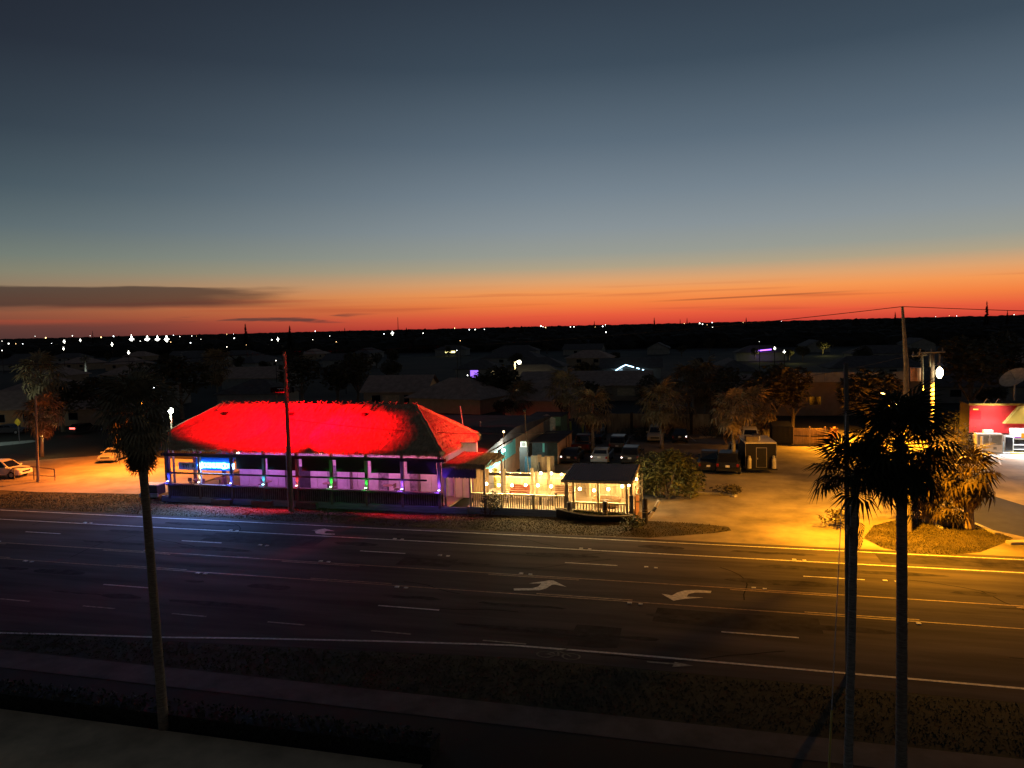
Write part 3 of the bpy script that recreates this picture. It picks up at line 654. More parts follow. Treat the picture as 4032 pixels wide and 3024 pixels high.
# string bulbs: three runs
warm=emit('warm_bulb',(1,.74,.36),30)
def run(lab,pts,r=.10,en=9,name='string_lights'):
    t=thing(name,lab,'string lights',pts[0],0,'strings of warm bulbs over the terrace')
    o=Vector(pts[0]); cp=[]
    for a,b in zip(pts[:-1],pts[1:]):
        a,b=Vector(a)-o,Vector(b)-o
        for k in range(4): q=sib(a,b,k/4); cp.append((q.x,q.y,q.z+.16-.10*math.sin(math.pi*k/4)))
    e=Vector(pts[-1])-o; cp.append((e.x,e.y,e.z+.16)); MB().tube(cp,.012,4).build('cord',blackm,t)
    me=None
    for i,p in enumerate(pts):
        q=Vector(p)-o
        if me is None: b=MB().ball((0,0,0),r,10,6).build('bulb',warm,t,smooth=True); me=b.data
        else: b=share(me,'bulb',t)
        b.location=q; s=random.uniform(.85,1.15)*(1.5 if (i==len(pts)-1 and 'front' in lab) else 1); b.scale=(s,s,s)
        light('POINT','glow',t,q+Vector((0,-.16,-.05)),en,(1,.70,.31),.1)
    return t
FR=[(1915,1905),(1964,1910),(2016,1911),(2070,1910),(2118,1911),(2170,1915),(2231,1911),(2283,1925),(2339,1931),(2395,1926),(2450,1915),(2478,1907)]
run('front string of warm bulbs along the terrace railing',[YP(x,y,54.9) for x,y in FR],.105,150)
run('rear string of warm bulbs across the back of the terrace',[YP(x,y,60.3) for x,y in ((1932,1854),(1969,1862),(2010,1866),(2049,1867),(2090,1867),(2130,1863),(2171,1864),(2212,1868))],.10,130)
run('short string of warm bulbs at the right corner of the bar shelter',[YP(x,y,yy) for x,y,yy in ((2487,1887,56.2),(2506,1887,57.4),(2506,1853,58.2))],.10,80)
light('POINT','shelter_glow',sh,(0,.9,2.1),330,(1,.70,.31),.2)
# clutter between terrace and wing
def simple(name,lab,cat,mb,m,loc,rz=0,group=None):
    o=mb.build(name,m); o.location=loc; o.rotation_euler=(0,0,rz); return tag(o,lab,cat,group)
PF=[('blue tarpaulin panel leaning behind the terrace, left of the grey sheets',(.05,.22,.55),2068,2092),('grey corrugated sheet with white edges beside the blue panel',(.30,.31,.30),2092,2118),('brown board beside the corrugated sheet',(.26,.19,.13),2118,2134),('pale tan board in the row of panels behind the terrace',(.48,.36,.24),2134,2146),('broad brown board at the right of the row of panels',(.28,.20,.13),2146,2184)]
for i,(lab,c,xa,xb) in enumerate(PF):
    a=G(xa,1872); b=G(xb,1872); w=(b-a).length; p=YP((xa+xb)/2,1790,66.0); 
    base=YP((xa+xb)/2,1872,64.5)
    mb=MB(); n=max(3,int(w/.16)); ww=(YP(xb,1800,64.5)-YP(xa,1800,64.5)).x
    for k in range(n): mb.box(-ww/2+k*ww/n,-ww/2+(k+1)*ww/n-.012,-.03-.02*(k%2),.02,0,2.65+.1*(i%3))
    simple('leaning_panel',lab,'panel',mb,mat('panel_%d'%i,c,.6,.2,2),(base.x,64.5,0),0,'panels leaning behind the terrace')
p=G(2040,1868); simple('yellow_bollard','yellow safety bollard left of the smoker behind the terrace','bollard',MB().tube([(0,0,0),(0,0,1.9),(0,0,2.0)],[.16,.16,.08],10),mat('yellow_paint',(.62,.55,.08),.6),(p.x,62.2,0))
t=thing('meat_smoker','black barrel smoker with chimney behind the terrace bulbs','smoker',(-14.1,62.8,.4))
MB().tube([(-.7,0,.9),(.7,0,.9)],.42,12).build('barrel',mat('smoker_black',(.03,.03,.033),.35,spec=.6),t); MB().tube([(-.5,0,1.2),(-.5,0,2.1)],.09,8).build('chimney',blackm,t); MB().rbox((.1,-.42,.95),(.8,.05,.06)).build('handle',steel,t)
for a in (-.55,.55): MB().box(a-.05,a+.05,-.3,.3,0,.6).build('leg',blackm,t)
t=thing('air_conditioner','pale air-conditioning unit above the smoker','air conditioner',(YP(2066,1780,67.5).x,67.5,2.55)); MB().box(-.32,.32,-.3,.3,.5,1.0).build('case',mat('ac_case',(.5,.5,.42),.6),t); MB().tube([(0,-.31,.75),(0,-.34,.75)],.2,14).build('fan_grille',mat('ac_grille',(.15,.15,.14)),t); MB().box(-.4,.4,-.35,.35,-2.55,.495).build('stand',blackm,t)
# peach shed beside the terrace
shd=thing('peach_shed','small peach-walled shed with dark front behind the bar shelter','shed',(-16.85,78.9,0))
MB().box(-1.3,1.3,-3.9,3.9,0,2.22).build('wall',mat('shed_dark_blue',(.07,.10,.11),.8),shd); MB().box(1.305,1.36,-3.86,3.86,.1,2.2).build('side_wall',peach,shd); MB().prism([(-1.5,2.23),(-1.5,2.33),(1.5,2.42),(1.5,2.32)],'y',-4.1,4.1).build('roof',flatroof,shd)
for y in (.4,1.9): MB().box(1.365,1.42,y-.1,y+.1,0,2.2).build('downpipe',mat('brown_pipe',(.12,.05,.02)),shd)
MB().box(-.2,.0,-3.96,-3.905,1.3,2.2).build('teal_strip',teal,shd)
gz=thing('small_outbuilding','green and peach outbuilding with pale gable behind the shed','outbuilding',(-19.6,91,0))
MB().box(-2.0,1.6,-2,2,0,3.2).build('wall',mat('olive_wall',(.18,.26,.14),.8),gz); MB().prism([(-1.0,0),(1.0,0),(1.0,3.0),(0,3.5),(-1.0,3.2)],'y',-2.06,-2.0).build('gable',mat('pale_gable',(.6,.5,.36)),gz); MB().box(-2.2,1.8,-2.2,2.2,3.2,3.32).build('roof',flatroof,gz)
for px,py,lab in ((2247,1708,'yellow post left of the palm trunk by the dark cars'),(2295,1702,'yellow post right of the palm trunk by the dark cars')):
    p=G(px,py); simple('yellow_post',lab,'post',MB().tube([(0,0,0),(0,0,1.6)],.13,8),mat('yellow_paint',(.62,.55,.08)),p,0,'yellow posts at the lot edge')
# ---- boat, pilings, striped pole in front of the terrace
boat=thing('old_boat','long dark wooden boat with cream gunwale lying before the terrace','boat',(-8.5,53.75,0),R(1.5))
m_=MB(); n=16; L=5.6
for i in range(n+1):
    t=i/n; x=-L/2+L*t+.0; w=.62*(1-(abs(2*t-1))**2.6)*.9+.02; zt=.50+.42*max(0,.55-t)**1.6*2.0; zb=.06+.25*max(0,.35-t)
    for (yy,zz) in ((-w,zt),(-w*.9,(zt+zb)/2),(-w*.45,zb),(w*.45,zb),(w*.9,(zt+zb)/2),(w,zt)): m_.v.append((x,yy,zz))
for i in range(n):
    for k in range(5): m_.f.append((i*6+k,i*6+k+1,(i+1)*6+k+1,(i+1)*6+k))
m_.build('hull',mat('dark_hull',(.025,.022,.02),.6,.3),boat,fixn=False)
for s in (-1,1):
    pts=[]
    for i in range(n+1):
        t=i/n; x=-L/2+L*t; w=.62*(1-(abs(2*t-1))**2.6)*.9+.02; pts.append((x,s*w,.52+.42*max(0,.55-t)**1.6*2.0))
    MB().tube(pts,.055,6).build('gunwale',mat('cream_gunwale',(.62,.52,.32),.7),boat)
for x in (-1,.6): MB().box(x-.12,x+.12,-.5,.5,.36,.41).build('thwart',wood,boat)
m_=MB()
for k in range(150):
    x=random.uniform(-2,2.5); y=random.uniform(-.4,.4); h=random.uniform(.2,.55); a=random.uniform(0,6.3); d=Vector((math.cos(a)*.12,math.sin(a)*.12,h)); m_.add([(x-.03,y,.42),(x+.03,y,.42),(x+d.x,y+d.y,.42+d.z)],[(0,1,2)])
m_.build('planting',bushm,boat,fixn=False,stuff=True)
for px,py,h,lab in ((2243,2048,1.35,'dark round piling before the left half of the boat'),(2383,2055,1.5,'dark round piling with knotted rope before the right half of the boat'),(2540,2060,1.75,'dark piling beside the striped pole right of the terrace')):
    p=G(px,py); t=thing('mooring_piling',lab,'piling',p,0,'dark pilings before the terrace')
    MB().tube([(0,0,0),(0,0,h*.5),(0,0,h-.04),(0,0,h)],[.21,.19,.18,.14],10).build('shaft',darkwood,t)
    for z in (.45,.55): MB().tube([(.21*math.cos(a*.52),.21*math.sin(a*.52),h*z+.02*(a%2)) for a in range(13)],.03,5).build('rope',mat('old_rope',(.2,.15,.09)),t)
a=G(2556,2040); sp=thing('striped_pole','leaning black and white striped pole right of the terrace','striped pole',a)
top=YP(2596,1972,a.y+.6)-a; segs=[0,.30,.36,.64,.66,1.0]
for k,(s0,s1) in enumerate(((0,.38),(.38,.62),(.62,1.0))):
    MB().tube([top*s0,top*s1],.12,10).build('pale_band' if k!=1 else 'black_band',mat('pale_paint',(.62,.56,.45),.7) if k!=1 else blackm,sp)
pr=Vector(top); MB().tube([top*.55,Vector((top.x*.55-.75,.1,0))],.06,6).build('prop',darkwood,sp)
for k,(px,py) in enumerate(((1918,2032),(2000,2028))):
    pass

# ------------------------------------------------------------------ poles, wires, street lamps
def lamp_ball(t,loc,r,c,s,name='lamp_glass',sq=(1,1,1)):
    return MB().ball(loc,r,10,6,sq).build(name,emit('gl_%s_%d'%('_'.join('%d'%(q*100) for q in c),int(s)),c,s),t)
PA=G(1148,2010); ta=YP(1120,1385,PA.y-.2)
poleA=thing('utility_pole','tall brown wooden utility pole in front of the red thatched roof','utility pole',PA)
MB().tube([(0,0,0),(ta-PA)*.5,(ta-PA)],[.20,.17,.12],10).build('pole',polewood,poleA)
q=(ta-PA); 
for s in (.98,.9): MB().rbox(q*s+Vector((0,-.15,0)),(.12,.16,.18)).build('insulator',mat('porcelain',(.3,.25,.2),.4),poleA)
MB().tube([q*.42+Vector((-.17,-.12,0)),Vector((-.19,-.14,0))],.03,6).build('conduit',steel,poleA)
# three red floods on a bracket on this pole wash the thatch
for k,(tx,ty,tz,ang,en,lab,vis) in enumerate(((-38.1,55.7,6.4,42,30000,'leftmost',8),(-33.92,55.74,6.42,110,23000,'second from left',11),(-29.24,55.0,5.92,56.4,35000,'third from left',12),(-28.69,56.57,6.99,46,32000,'rightmost',8.5))):
    loc=Vector((-33.05+.2*k,53.13,9.36))-PA; t=thing('red_floodlight',lab+' of four red floodlights on the utility pole, aimed at the thatch','floodlight',PA+loc,0,'red floodlights')
    tgt=Vector((tx,ty,tz))-t.location
    d=tgt.normalized(); MB().tube([-d*.16,-d*.02],[.05,.09],8).build('housing',blackm,t); MB().tube([(0,-.05,.05),(0,0,.22)],.02,5).build('bracket',steel,t)
    light('SPOT','beam',t,(0,0,0),en,(1,.0,.004),.045,tgt,ang,.45)
    # added plate that blocks the beam above the ridge
    hd_=Vector((tgt.x,tgt.y,0)).normalized(); zb=-.5*math.tan(R(vis)); c=hd_*.5+Vector((0,0,zb+.2))
    MB().rbox(c,(.9,.015,.4),math.atan2(hd_.y,hd_.x)-math.pi/2).build('visor',mat('visor_black',(.0012,.0012,.0012),.95,.1,2,spec=.0),t)
MB().rbox(Vector((-32.75,53.15,9.60))-PA,(1.0,.06,.06)).build('flood_bracket',steel,poleA)
t=thing('red_floodlight','red floodlight on a thin stand washing the right end of the thatch','floodlight',(-15.2,60.6,7.2),0,'red floodlights')
tgt=Vector((-21.2,58.4,5.6))-t.location; d=tgt.normalized(); MB().tube([-d*.12,d*.14],[.07,.12],8).build('housing',blackm,t); MB().tube([(0,0,-.05),(0.1,.6,-7.2)],.04,6).build('stand',blackm,t)
light('SPOT','beam',t,d*.2,6500,(1,.0,.006),.06,tgt,84,.25)
simple('thin_mast','thin red-lit mast at the back corner of the thatched roof','mast',MB().tube([(0,0,0),(-.25,0,2.1)],.06,6),metal,YP(1825,1695,62.0))
# pole b: tall pole at the driveway with the sodium street lamp
PB=G(3578,2092); tb_=YP(3553,1207,PB.y)
poleB=thing('utility_pole','tallest utility pole, lit yellow, behind the right-hand palm trunk','utility pole',PB)
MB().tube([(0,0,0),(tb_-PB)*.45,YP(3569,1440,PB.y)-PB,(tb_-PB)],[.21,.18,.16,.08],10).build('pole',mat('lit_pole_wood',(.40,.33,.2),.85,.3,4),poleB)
sl_=thing('street_lamp','sodium street lamp on an arm over the road hidden by palm crowns','street lamp',PB+Vector((-.2,0,8.2)))
MB().tube([(0,0,0),(-.5,-.9,.4),(-1.0,-1.8,.5)],.05,8).build('arm',steel,sl_); MB().rbox((-1.1,-2.1,.5),(.35,.7,.16),R(-27)).build('lamp_head',steel,sl_); MB().ball((-1.1,-2.1,.4),.18,10,6,(1,1.6,.5)).build('lamp_glass',emit('sodium',(1,.55,.12),60),sl_)
light('SPOT','sodium_light',sl_,(-1.1,-2.2,.25),26000,(1,.37,.007),.15,(-1.1,-2.2,-9),150,.8)
# pole c: service pole with cross-arms, transformer and yard lamp
PC=G(3662,1998); hC=YP(3655,1378,PC.y).z
poleC=thing('service_pole','service pole with cross-arms, transformer and bright yard lamp','utility pole',PC)
MB().tube([(0,0,0),(0,0,hC)],[.2,.13],10).build('pole',polewood,poleC)
grey=mat('weathered_arm',(.32,.30,.22),.8,.25,4)
for px0,py0,px1,py1 in ((3612,1390,3722,1385),(3590,1402,3650,1398)):
    a,b=YP(px0,py0,PC.y-.2)-PC,YP(px1,py1,PC.y-.2)-PC; MB().tube([a,b],.07,4).build('cross_arm',grey,poleC)
    for s in (.1,.5,.9): c=sib(a,b,s); MB().tube([c,c+Vector((0,0,.3))],[.05,.035],6).build('insulator',mat('porcelain',(.3,.25,.2)),poleC)
for px in (3630,3662,3700):
    a=YP(px,1395,PC.y-.25)-PC; MB().tube([a,a-Vector((0,0,.9))],.06,6).build('cutout_fuse',grey,poleC)
MB().tube([YP(3605,1448,PC.y-.4)-PC,YP(3605,1500,PC.y-.4)-PC],.36,12).build('transformer',mat('rusty_transformer',(.42,.22,.12),.5),poleC)  # orange lamp glow is put into the transformer's colour
MB().tube([YP(3632,1398,PC.y-.3)-PC,YP(3634,1555,PC.y-.3)-PC],.06,6).build('riser_pipe',grey,poleC)
yl=YP(3700,1468,PC.y-.5); MB().tube([Vector((0,0,yl.z+.1)),yl-PC+Vector((0,0,.25))],.04,6).build('lamp_arm',steel,poleC)
yard=thing('yard_lamp','blazing yellow-white yard lamp on the service pole','yard lamp',yl); MB().ball((0,0,0),.27,12,7,(.85,.85,1.5)).build('lamp_glass',emit('yard_glow',(1,.86,.52),26),yard); MB().tube([(0,0,.5),(0,0,.7)],[.3,.1],10).build('hood',steel,yard)
light('SPOT','yard_light',yard,(.25,-.5,-.75),18000,(1,.40,.03),.3,(.25,-.5,-9),165,.3)
# pole d: near-side pole with guy wire and yellow guard
PD=DP(3332,2055,27.0); PD.z=0; PD=G(3341,2660); td=YP(3331,1430,PD.y)
poleD=thing('utility_pole','slim grey pole right behind the left trunk of the two palms','utility pole',PD); MB().tube([(0,0,0),td-PD],[.12,.085],10).build('pole',mat('grey_pole',(.10,.10,.085),.85,.25,4),poleD)
an=G(3262,3060); 
gw=thing('guy_wire','steel guy wire with yellow guard beside the left palm trunk','guy wire',an); gt=sib(PD,td,.86)-an
MB().tube([(0,0,0),gt],.014,5).build('cable',steel,gw); MB().tube([gt*.005,gt*.15],.035,6).build('yellow_guard',mat('guard_yellow',(.42,.32,.06),.6),gw)
# pole e: left lot pole
PE=G(150,1897); te=YP(140,1560,PE.y)
poleE=thing('utility_pole','thin dark pole beside the handrail and white car at left','utility pole',PE); MB().tube([(0,0,0),te-PE],[.15,.10],8).build('pole',polewood,poleE)
# wires
def wire(lab,a,b,sag,r=.022):
    a,b=Vector(a),Vector(b); pts=[]
    for k in range(33): t=k/32; p=sib(a,b,t); p.z-=4*sag*t*(1-t); pts.append(p-a)
    o=MB().tube(pts,r,4).build('power_line',blackm); o.location=a; return tag(o,lab,'power line','power lines along the road')
wire('overhead wire from the tall right pole to the pole before the thatch',tb_,ta,.55)
wire('overhead wire from the tall right pole out to the right',tb_,tb_+Vector((48,0,-1.6)),.5)
wire('overhead wire from the pole before the thatch out to the left',ta,ta+Vector((-48,0,-.3)),.6)
wire('thin service wire crossing in front of the thatched roof',ta+Vector((0,0,-5.2)),(-12.2,59,5.6),.5,.018)
wire('thin wire from the service pole towards the left',YP(3612,1392,PC.y),(-6.0,98,7),1.2,.02)
def cobra(lab,base,h,arm,c,glow,energy,col,spot=None,r=.3,name='street_lamp',pm=steel):
    t=thing(name,lab,'street lamp',base); MB().tube([(0,0,0),(0,0,h)],[.12,.08],8).build('pole',pm,t)
    ax=Vector(arm); MB().tube([(0,0,h),ax*.5+Vector((0,0,h+.3)),ax+Vector((0,0,h+.3))],.045,6).build('arm',pm,t)
    MB().rbox(ax+Vector((0,0,h+.32)),(.6,.35,.16),math.atan2(ax.y,ax.x)).build('lamp_head',blackm,t)
    MB().ball(ax+Vector((0,0,h+.18)),r,10,6,(1.2,1,.7)).build('lamp_glass',emit('cob_%s'%lab[:12],c,glow),t)
    light('SPOT' if spot else 'POINT','lamp_light',t,ax+Vector((0,0,h-.2)),energy,col,.2,ax+Vector((0,0,0)) if spot else None,spot,.6)
    return t
# lamps whose pools of light show while the lamps stand behind the left palm crown
cobra('orange sodium lamp over the sandy side lot, behind the left palm',(-58.2,67.5,0),8.2,(-.8,-.8,0),(1,.5,.1),10,30000,(1,.25,.018),158,.2,pm=blackm)
cobra('orange lamp at the rear of the lot hidden behind the two palm crowns',G(3500,1750),5.6,(-.8,-.8,0),(1,.6,.15),10,46000,(1,.36,.012),162,.2,pm=blackm)
cobra('cool white street lamp behind the left palm crown, left of the thatch',(-51.4,62.2,0),9.0,(.5,-1.4,0),(.8,.9,1),10,1500,(.66,.78,1),140,.2,pm=blackm)
# white flood behind the left hip
p=DP(672,1617,68); fw=thing('flood_mast','small mast with glaring white flood behind the left hip of the thatch','flood lamp',(p.x,p.y,0)); MB().tube([(0,0,3.0),(0,0,p.z)],[.10,.08],8).build('mast',mat('lit_mast',(.5,.5,.42)),fw); MB().ball((0,0,p.z),.24,12,7).build('lamp_glass',emit('flood2',(.92,1,.84),22),fw); MB().tube([(0,0,0),(0,0,3.0)],.1,8).build('post',metal,fw)
light('POINT','flood_light',fw,(0,-.6,p.z+.1),620,(.9,1,.8),.15)
# slim tall street lamp in the suburb
b=G(2030,1546); ht=DP(2032,1424,(b-CAM).dot(_f)).z
t=thing('street_lamp','slim pale street lamp glowing above the suburb roofs','street lamp',b); MB().tube([(0,0,0),(0,0,ht)],[.22,.14],8).build('pole',mat('pale_pole',(.62,.52,.34)),t); MB().tube([(0,0,ht),(.9,0,ht+.1)],.08,6).build('arm',steel,t); MB().ball((.95,0,ht-.1),.42,10,6).build('lamp_glass',emit('sl_glow',(1,.9,.6),14),t)
light('POINT','lamp_light',t,(.9,-1.2,ht-.6),800,(1,.8,.45),.3)

el_=thing('entry_lamp','small warm bracket lamp over the thatched entry porch','lamp',(-16.6,59.0,5.5)); MB().tube([(0,0,0),(0,0,-5.4)],.035,6).build('stand',blackm,el_); MB().ball((0,0,.1),.09,8,5).build('bulb',emit('entry_bulb',(1,.7,.3),8),el_); light('POINT','glow',el_,(-.2,-.3,.12),170,(1,.5,.13),.1)  # light and stand added only to warm the porch thatch

# ------------------------------------------------------------------ red and yellow store at the right
SY=88.2
store=thing('convenience_store','bright red and yellow corner store with lit windows at the right edge','store',(34,SY,0))
def Z(px,py): return YP(px,py,SY).z
sx0=YP(3815,1700,SY).x-34; zt=Z(3830,1588); zf=Z(3960,1664); zw=Z(3950,1720); 
red=mat('red_wall',(.50,.030,.035),.55,.12,2); yelw=mat('yellow_fascia',(.60,.44,.09),.6,.1,2)
MB().box(sx0,26,0,3.2,0,zt-.1).build('wall',mat('store_wall',(.02,.018,.016)),store)
MB().box(sx0,14,-.06,-.003,1.95,zt-.22).build('red_fascia',red,store)
MB().box(sx0-.05,26,-.12,.05,zt-.2,zt).build('roof_trim',yelw,store)
yx=YP(3955,1660,SY).x-34
MB().prism([(yx,zf-.05),(26,zf-.05),(26,zt-.24),(yx+1.3,zt-.24)],'y',-.30,-.065).build('yellow_fascia',yelw,store)
MB().prism([(yx-.22,zf-.05),(yx,zf-.05),(yx+1.3,zt-.24),(yx+1.08,zt-.24)],'y',-.34,-.066).build('fascia_stripe',mat('pale_yellow',(.75,.62,.2),.6),store)
wx=YP(3968,1720,SY).x-34
MB().box(wx,26,-.5,-.31,zf-.75,zf-.5).build('tube_housing',mat('white_paint',(.8,.8,.8),.5),store)
MB().box(wx,26,-.6,-.505,zf-.76,zf-.58).build('tube_light',emit('fluoro',(.95,.95,1),16),store)
light('AREA','window_light',store,(wx+3,-1.0,zf-.9),1500,(.92,.95,1),6,(wx+3,-3.2,0),sizey=.5)
light('AREA','canopy_light',store,(wx-2.2,-1.6,zf+.1),80,(1,.93,.9),3,(wx-2.4,0,1.6),sizey=.4)
for k in range(4):
    x0=wx+.15+k*1.75
    w=MB().box(x0,x0+1.65,-.1,-.064,.35,zf-.8).build('window',glass('dark_glass'),store)
    f=MB(); 
    for (a,b,c,d) in ((x0-.05,x0,.3,zf-.8),(x0+1.65,x0+1.7,.3,zf-.8),(x0,x0+1.65,.3,.36),(x0,x0+1.65,1.35,1.45)): f.box(a,b,-.16,-.101,c,d)
    f.build('frame',mat('white_frame',(.8,.82,.82),.5),w)
    MB().box(x0+.05,x0+1.6,-.125,-.101,1.5,zf-.85).build('lit_poster',emit('poster_white',(1,.97,.92),1.6),w)
    MB().box(x0+.05,x0+1.6,-.135,-.126,1.5,1.62).build('poster_band',emit('poster_purple',(.5,.12,.6),1.1),w)
    MB().box(x0+.05,x0+.4,-.135,-.126,1.66,zf-1.2).build('poster_orange',emit('poster_orange',(1,.4,.03),1.1),w)
    MB().box(x0+1.0,x0+1.6,-.145,-.136,1.5,2.0).build('poster_orange',emit('poster_orange',(1,.4,.03),1.1),w)
    MB().box(x0+.05,x0+1.6,-.125,-.101,.75,.85).build('shelf',mat('white_frame',(.8,.82,.82)),w)
MB().rbox((YP(3838,1719,SY).x-34,-.08,Z(3838,1719)),(.42,.05,.5)).build('notice',mat('cream_notice',(.7,.62,.5),.7),store)
MB().box(wx-.1,26,-1.35,-.75,0,.14).build('yellow_kerb',mat('kerb_yellow',(.55,.42,.12),.7),store)
MB().box(sx0+.6,wx-.1,-1.2,-.06,0,.12).build('walkway',mat('pale_concrete',(.42,.42,.41)),store)
rs=YP(3840,1622,SY); MB().rbox((rs.x-34,-.075,rs.z-.3),(1.0,.03,.9)).build('red_light_patch_sign',mat('bright_red_sign',(.75,.01,.02),.5),store)  # patch of red light on the wall, painted as a saturated plate
MB().rbox((rs.x-34,-.12,rs.z+.28),(.45,.2,.12)).build('sign_lamp',emit('sign_lamp',(1,.5,.1),2),store)
light('SPOT','sign_light',store,(rs.x-34,-.5,rs.z+.4),14,(1,.03,.02),.05,(rs.x-34,-.1,rs.z-1.2),110)
for gx in (sx0+1.3,wx-1.2,wx+2.2):  # added lamps, no such fittings known here, to brighten the upper fascia
    g=MB().tube([(gx,0,zt),(gx,-.9,zt+.55),(gx,-1.6,zt+.45)],.035,6).build('gooseneck_arm',steel,store); MB().tube([(gx,-1.6,zt+.5),(gx,-1.55,zt+.3)],[.08,.2],10).build('lamp_shade',blackm,g)
    light('SPOT','gooseneck_light',store,(gx,-1.58,zt+.28),330,(1,.86,.66),.08,(gx,-.1,zf+.2),105,.6)
# ice merchandiser, dark bin and door, post
ice=thing('ice_freezer','big white ice freezer chest against the red store wall','freezer',(YP(3877,1780,SY).x,SY-1.0,.1))
iw=1.18; MB().box(-iw,iw,-.4,.5,0,1.95).build('cabinet',mat('freezer_white',(.62,.60,.55),.5,.1),ice)
for s in (-1,1):
    d=MB().box(min(s*.06,s*(iw-.1)),max(s*.06,s*(iw-.1)),-.44,-.403,.85,1.85).build('door',mat('freezer_glass',(.17,.16,.13),.3,.2,spec=.5),ice); MB().box(s*.12-.03,s*.12+.03,-.5,-.445,1.2,1.5).build('handle',steel,d)
    MB().rbox((s*.5,-.42,.5),(.3,.03,.25)).build('label_plate',mat('label_grey',(.2,.19,.17)),ice)
MB().box(-.45,.4,-.2,.4,1.955,2.3).build('compressor',mat('freezer_white',(.62,.60,.55)),ice)
p=YP(3865,1780,SY-2.2); simple('white_pipe_bollard','slim white pipe post before the ice freezer','bollard',MB().tube([(0,0,0),(0,0,1.9)],.11,8),mat('white_paint',(.8,.8,.8)),(p.x,SY-2.2,0))
p=YP(3927,1770,SY); t=thing('trash_bin','dark round trash bin between the freezer and the store door','bin',(p.x,SY-.7,.12)); MB().tube([(0,0,0),(0,0,.9),(0,0,1.1)],[.36,.38,.3],12).build('body',mat('bin_grey',(.06,.065,.06)),t); MB().ball((0,0,1.1),.3,10,4,(1,1,.6)).build('lid',blackm,t)
p=YP(3986-25,1770,SY); t=thing('vending_machine','grey vending cabinet with pale frame left of the store windows','vending machine',(p.x,SY-.5,.12)); MB().box(-.42,.42,-.3,.3,0,1.7).build('cabinet',mat('vend_grey',(.5,.52,.5),.5),t); MB().box(-.33,.33,-.34,-.305,.15,1.55).build('front',glass('dark_glass'),t)
# rooftop dish
p=YP(3995,1545,92); dish=thing('satellite_dish','large dim satellite dish standing on the store roof','satellite dish',(p.x,92,zt-.1))
m_=MB(); n=16; ax=Vector((-.55,-.35,.75)).normalized(); a_=ax.cross(Vector((0,0,1))).normalized(); b_=ax.cross(a_); cz=Vector((0,0,2.3)); 
for i in range(6):
    r_=1.45*i/5
    for k in range(n): q=cz+(a_*math.cos(2*math.pi*k/n)+b_*math.sin(2*math.pi*k/n))*r_+ax*(.28*(i/5)**2); m_.v.append(tuple(q))
for i in range(5):
    for k in range(n): m_.f.append((i*n+k,i*n+(k+1)%n,(i+1)*n+(k+1)%n,(i+1)*n+k))
m_.build('reflector',mat('dish_grey',(.5,.46,.36),.7),dish,fixn=False); MB().tube([(0,0,0),(0,0,2.3)],.09,8).build('mast',metal,dish); MB().tube([cz,cz+ax*1.4],.04,6).build('feed_horn',metal,dish)

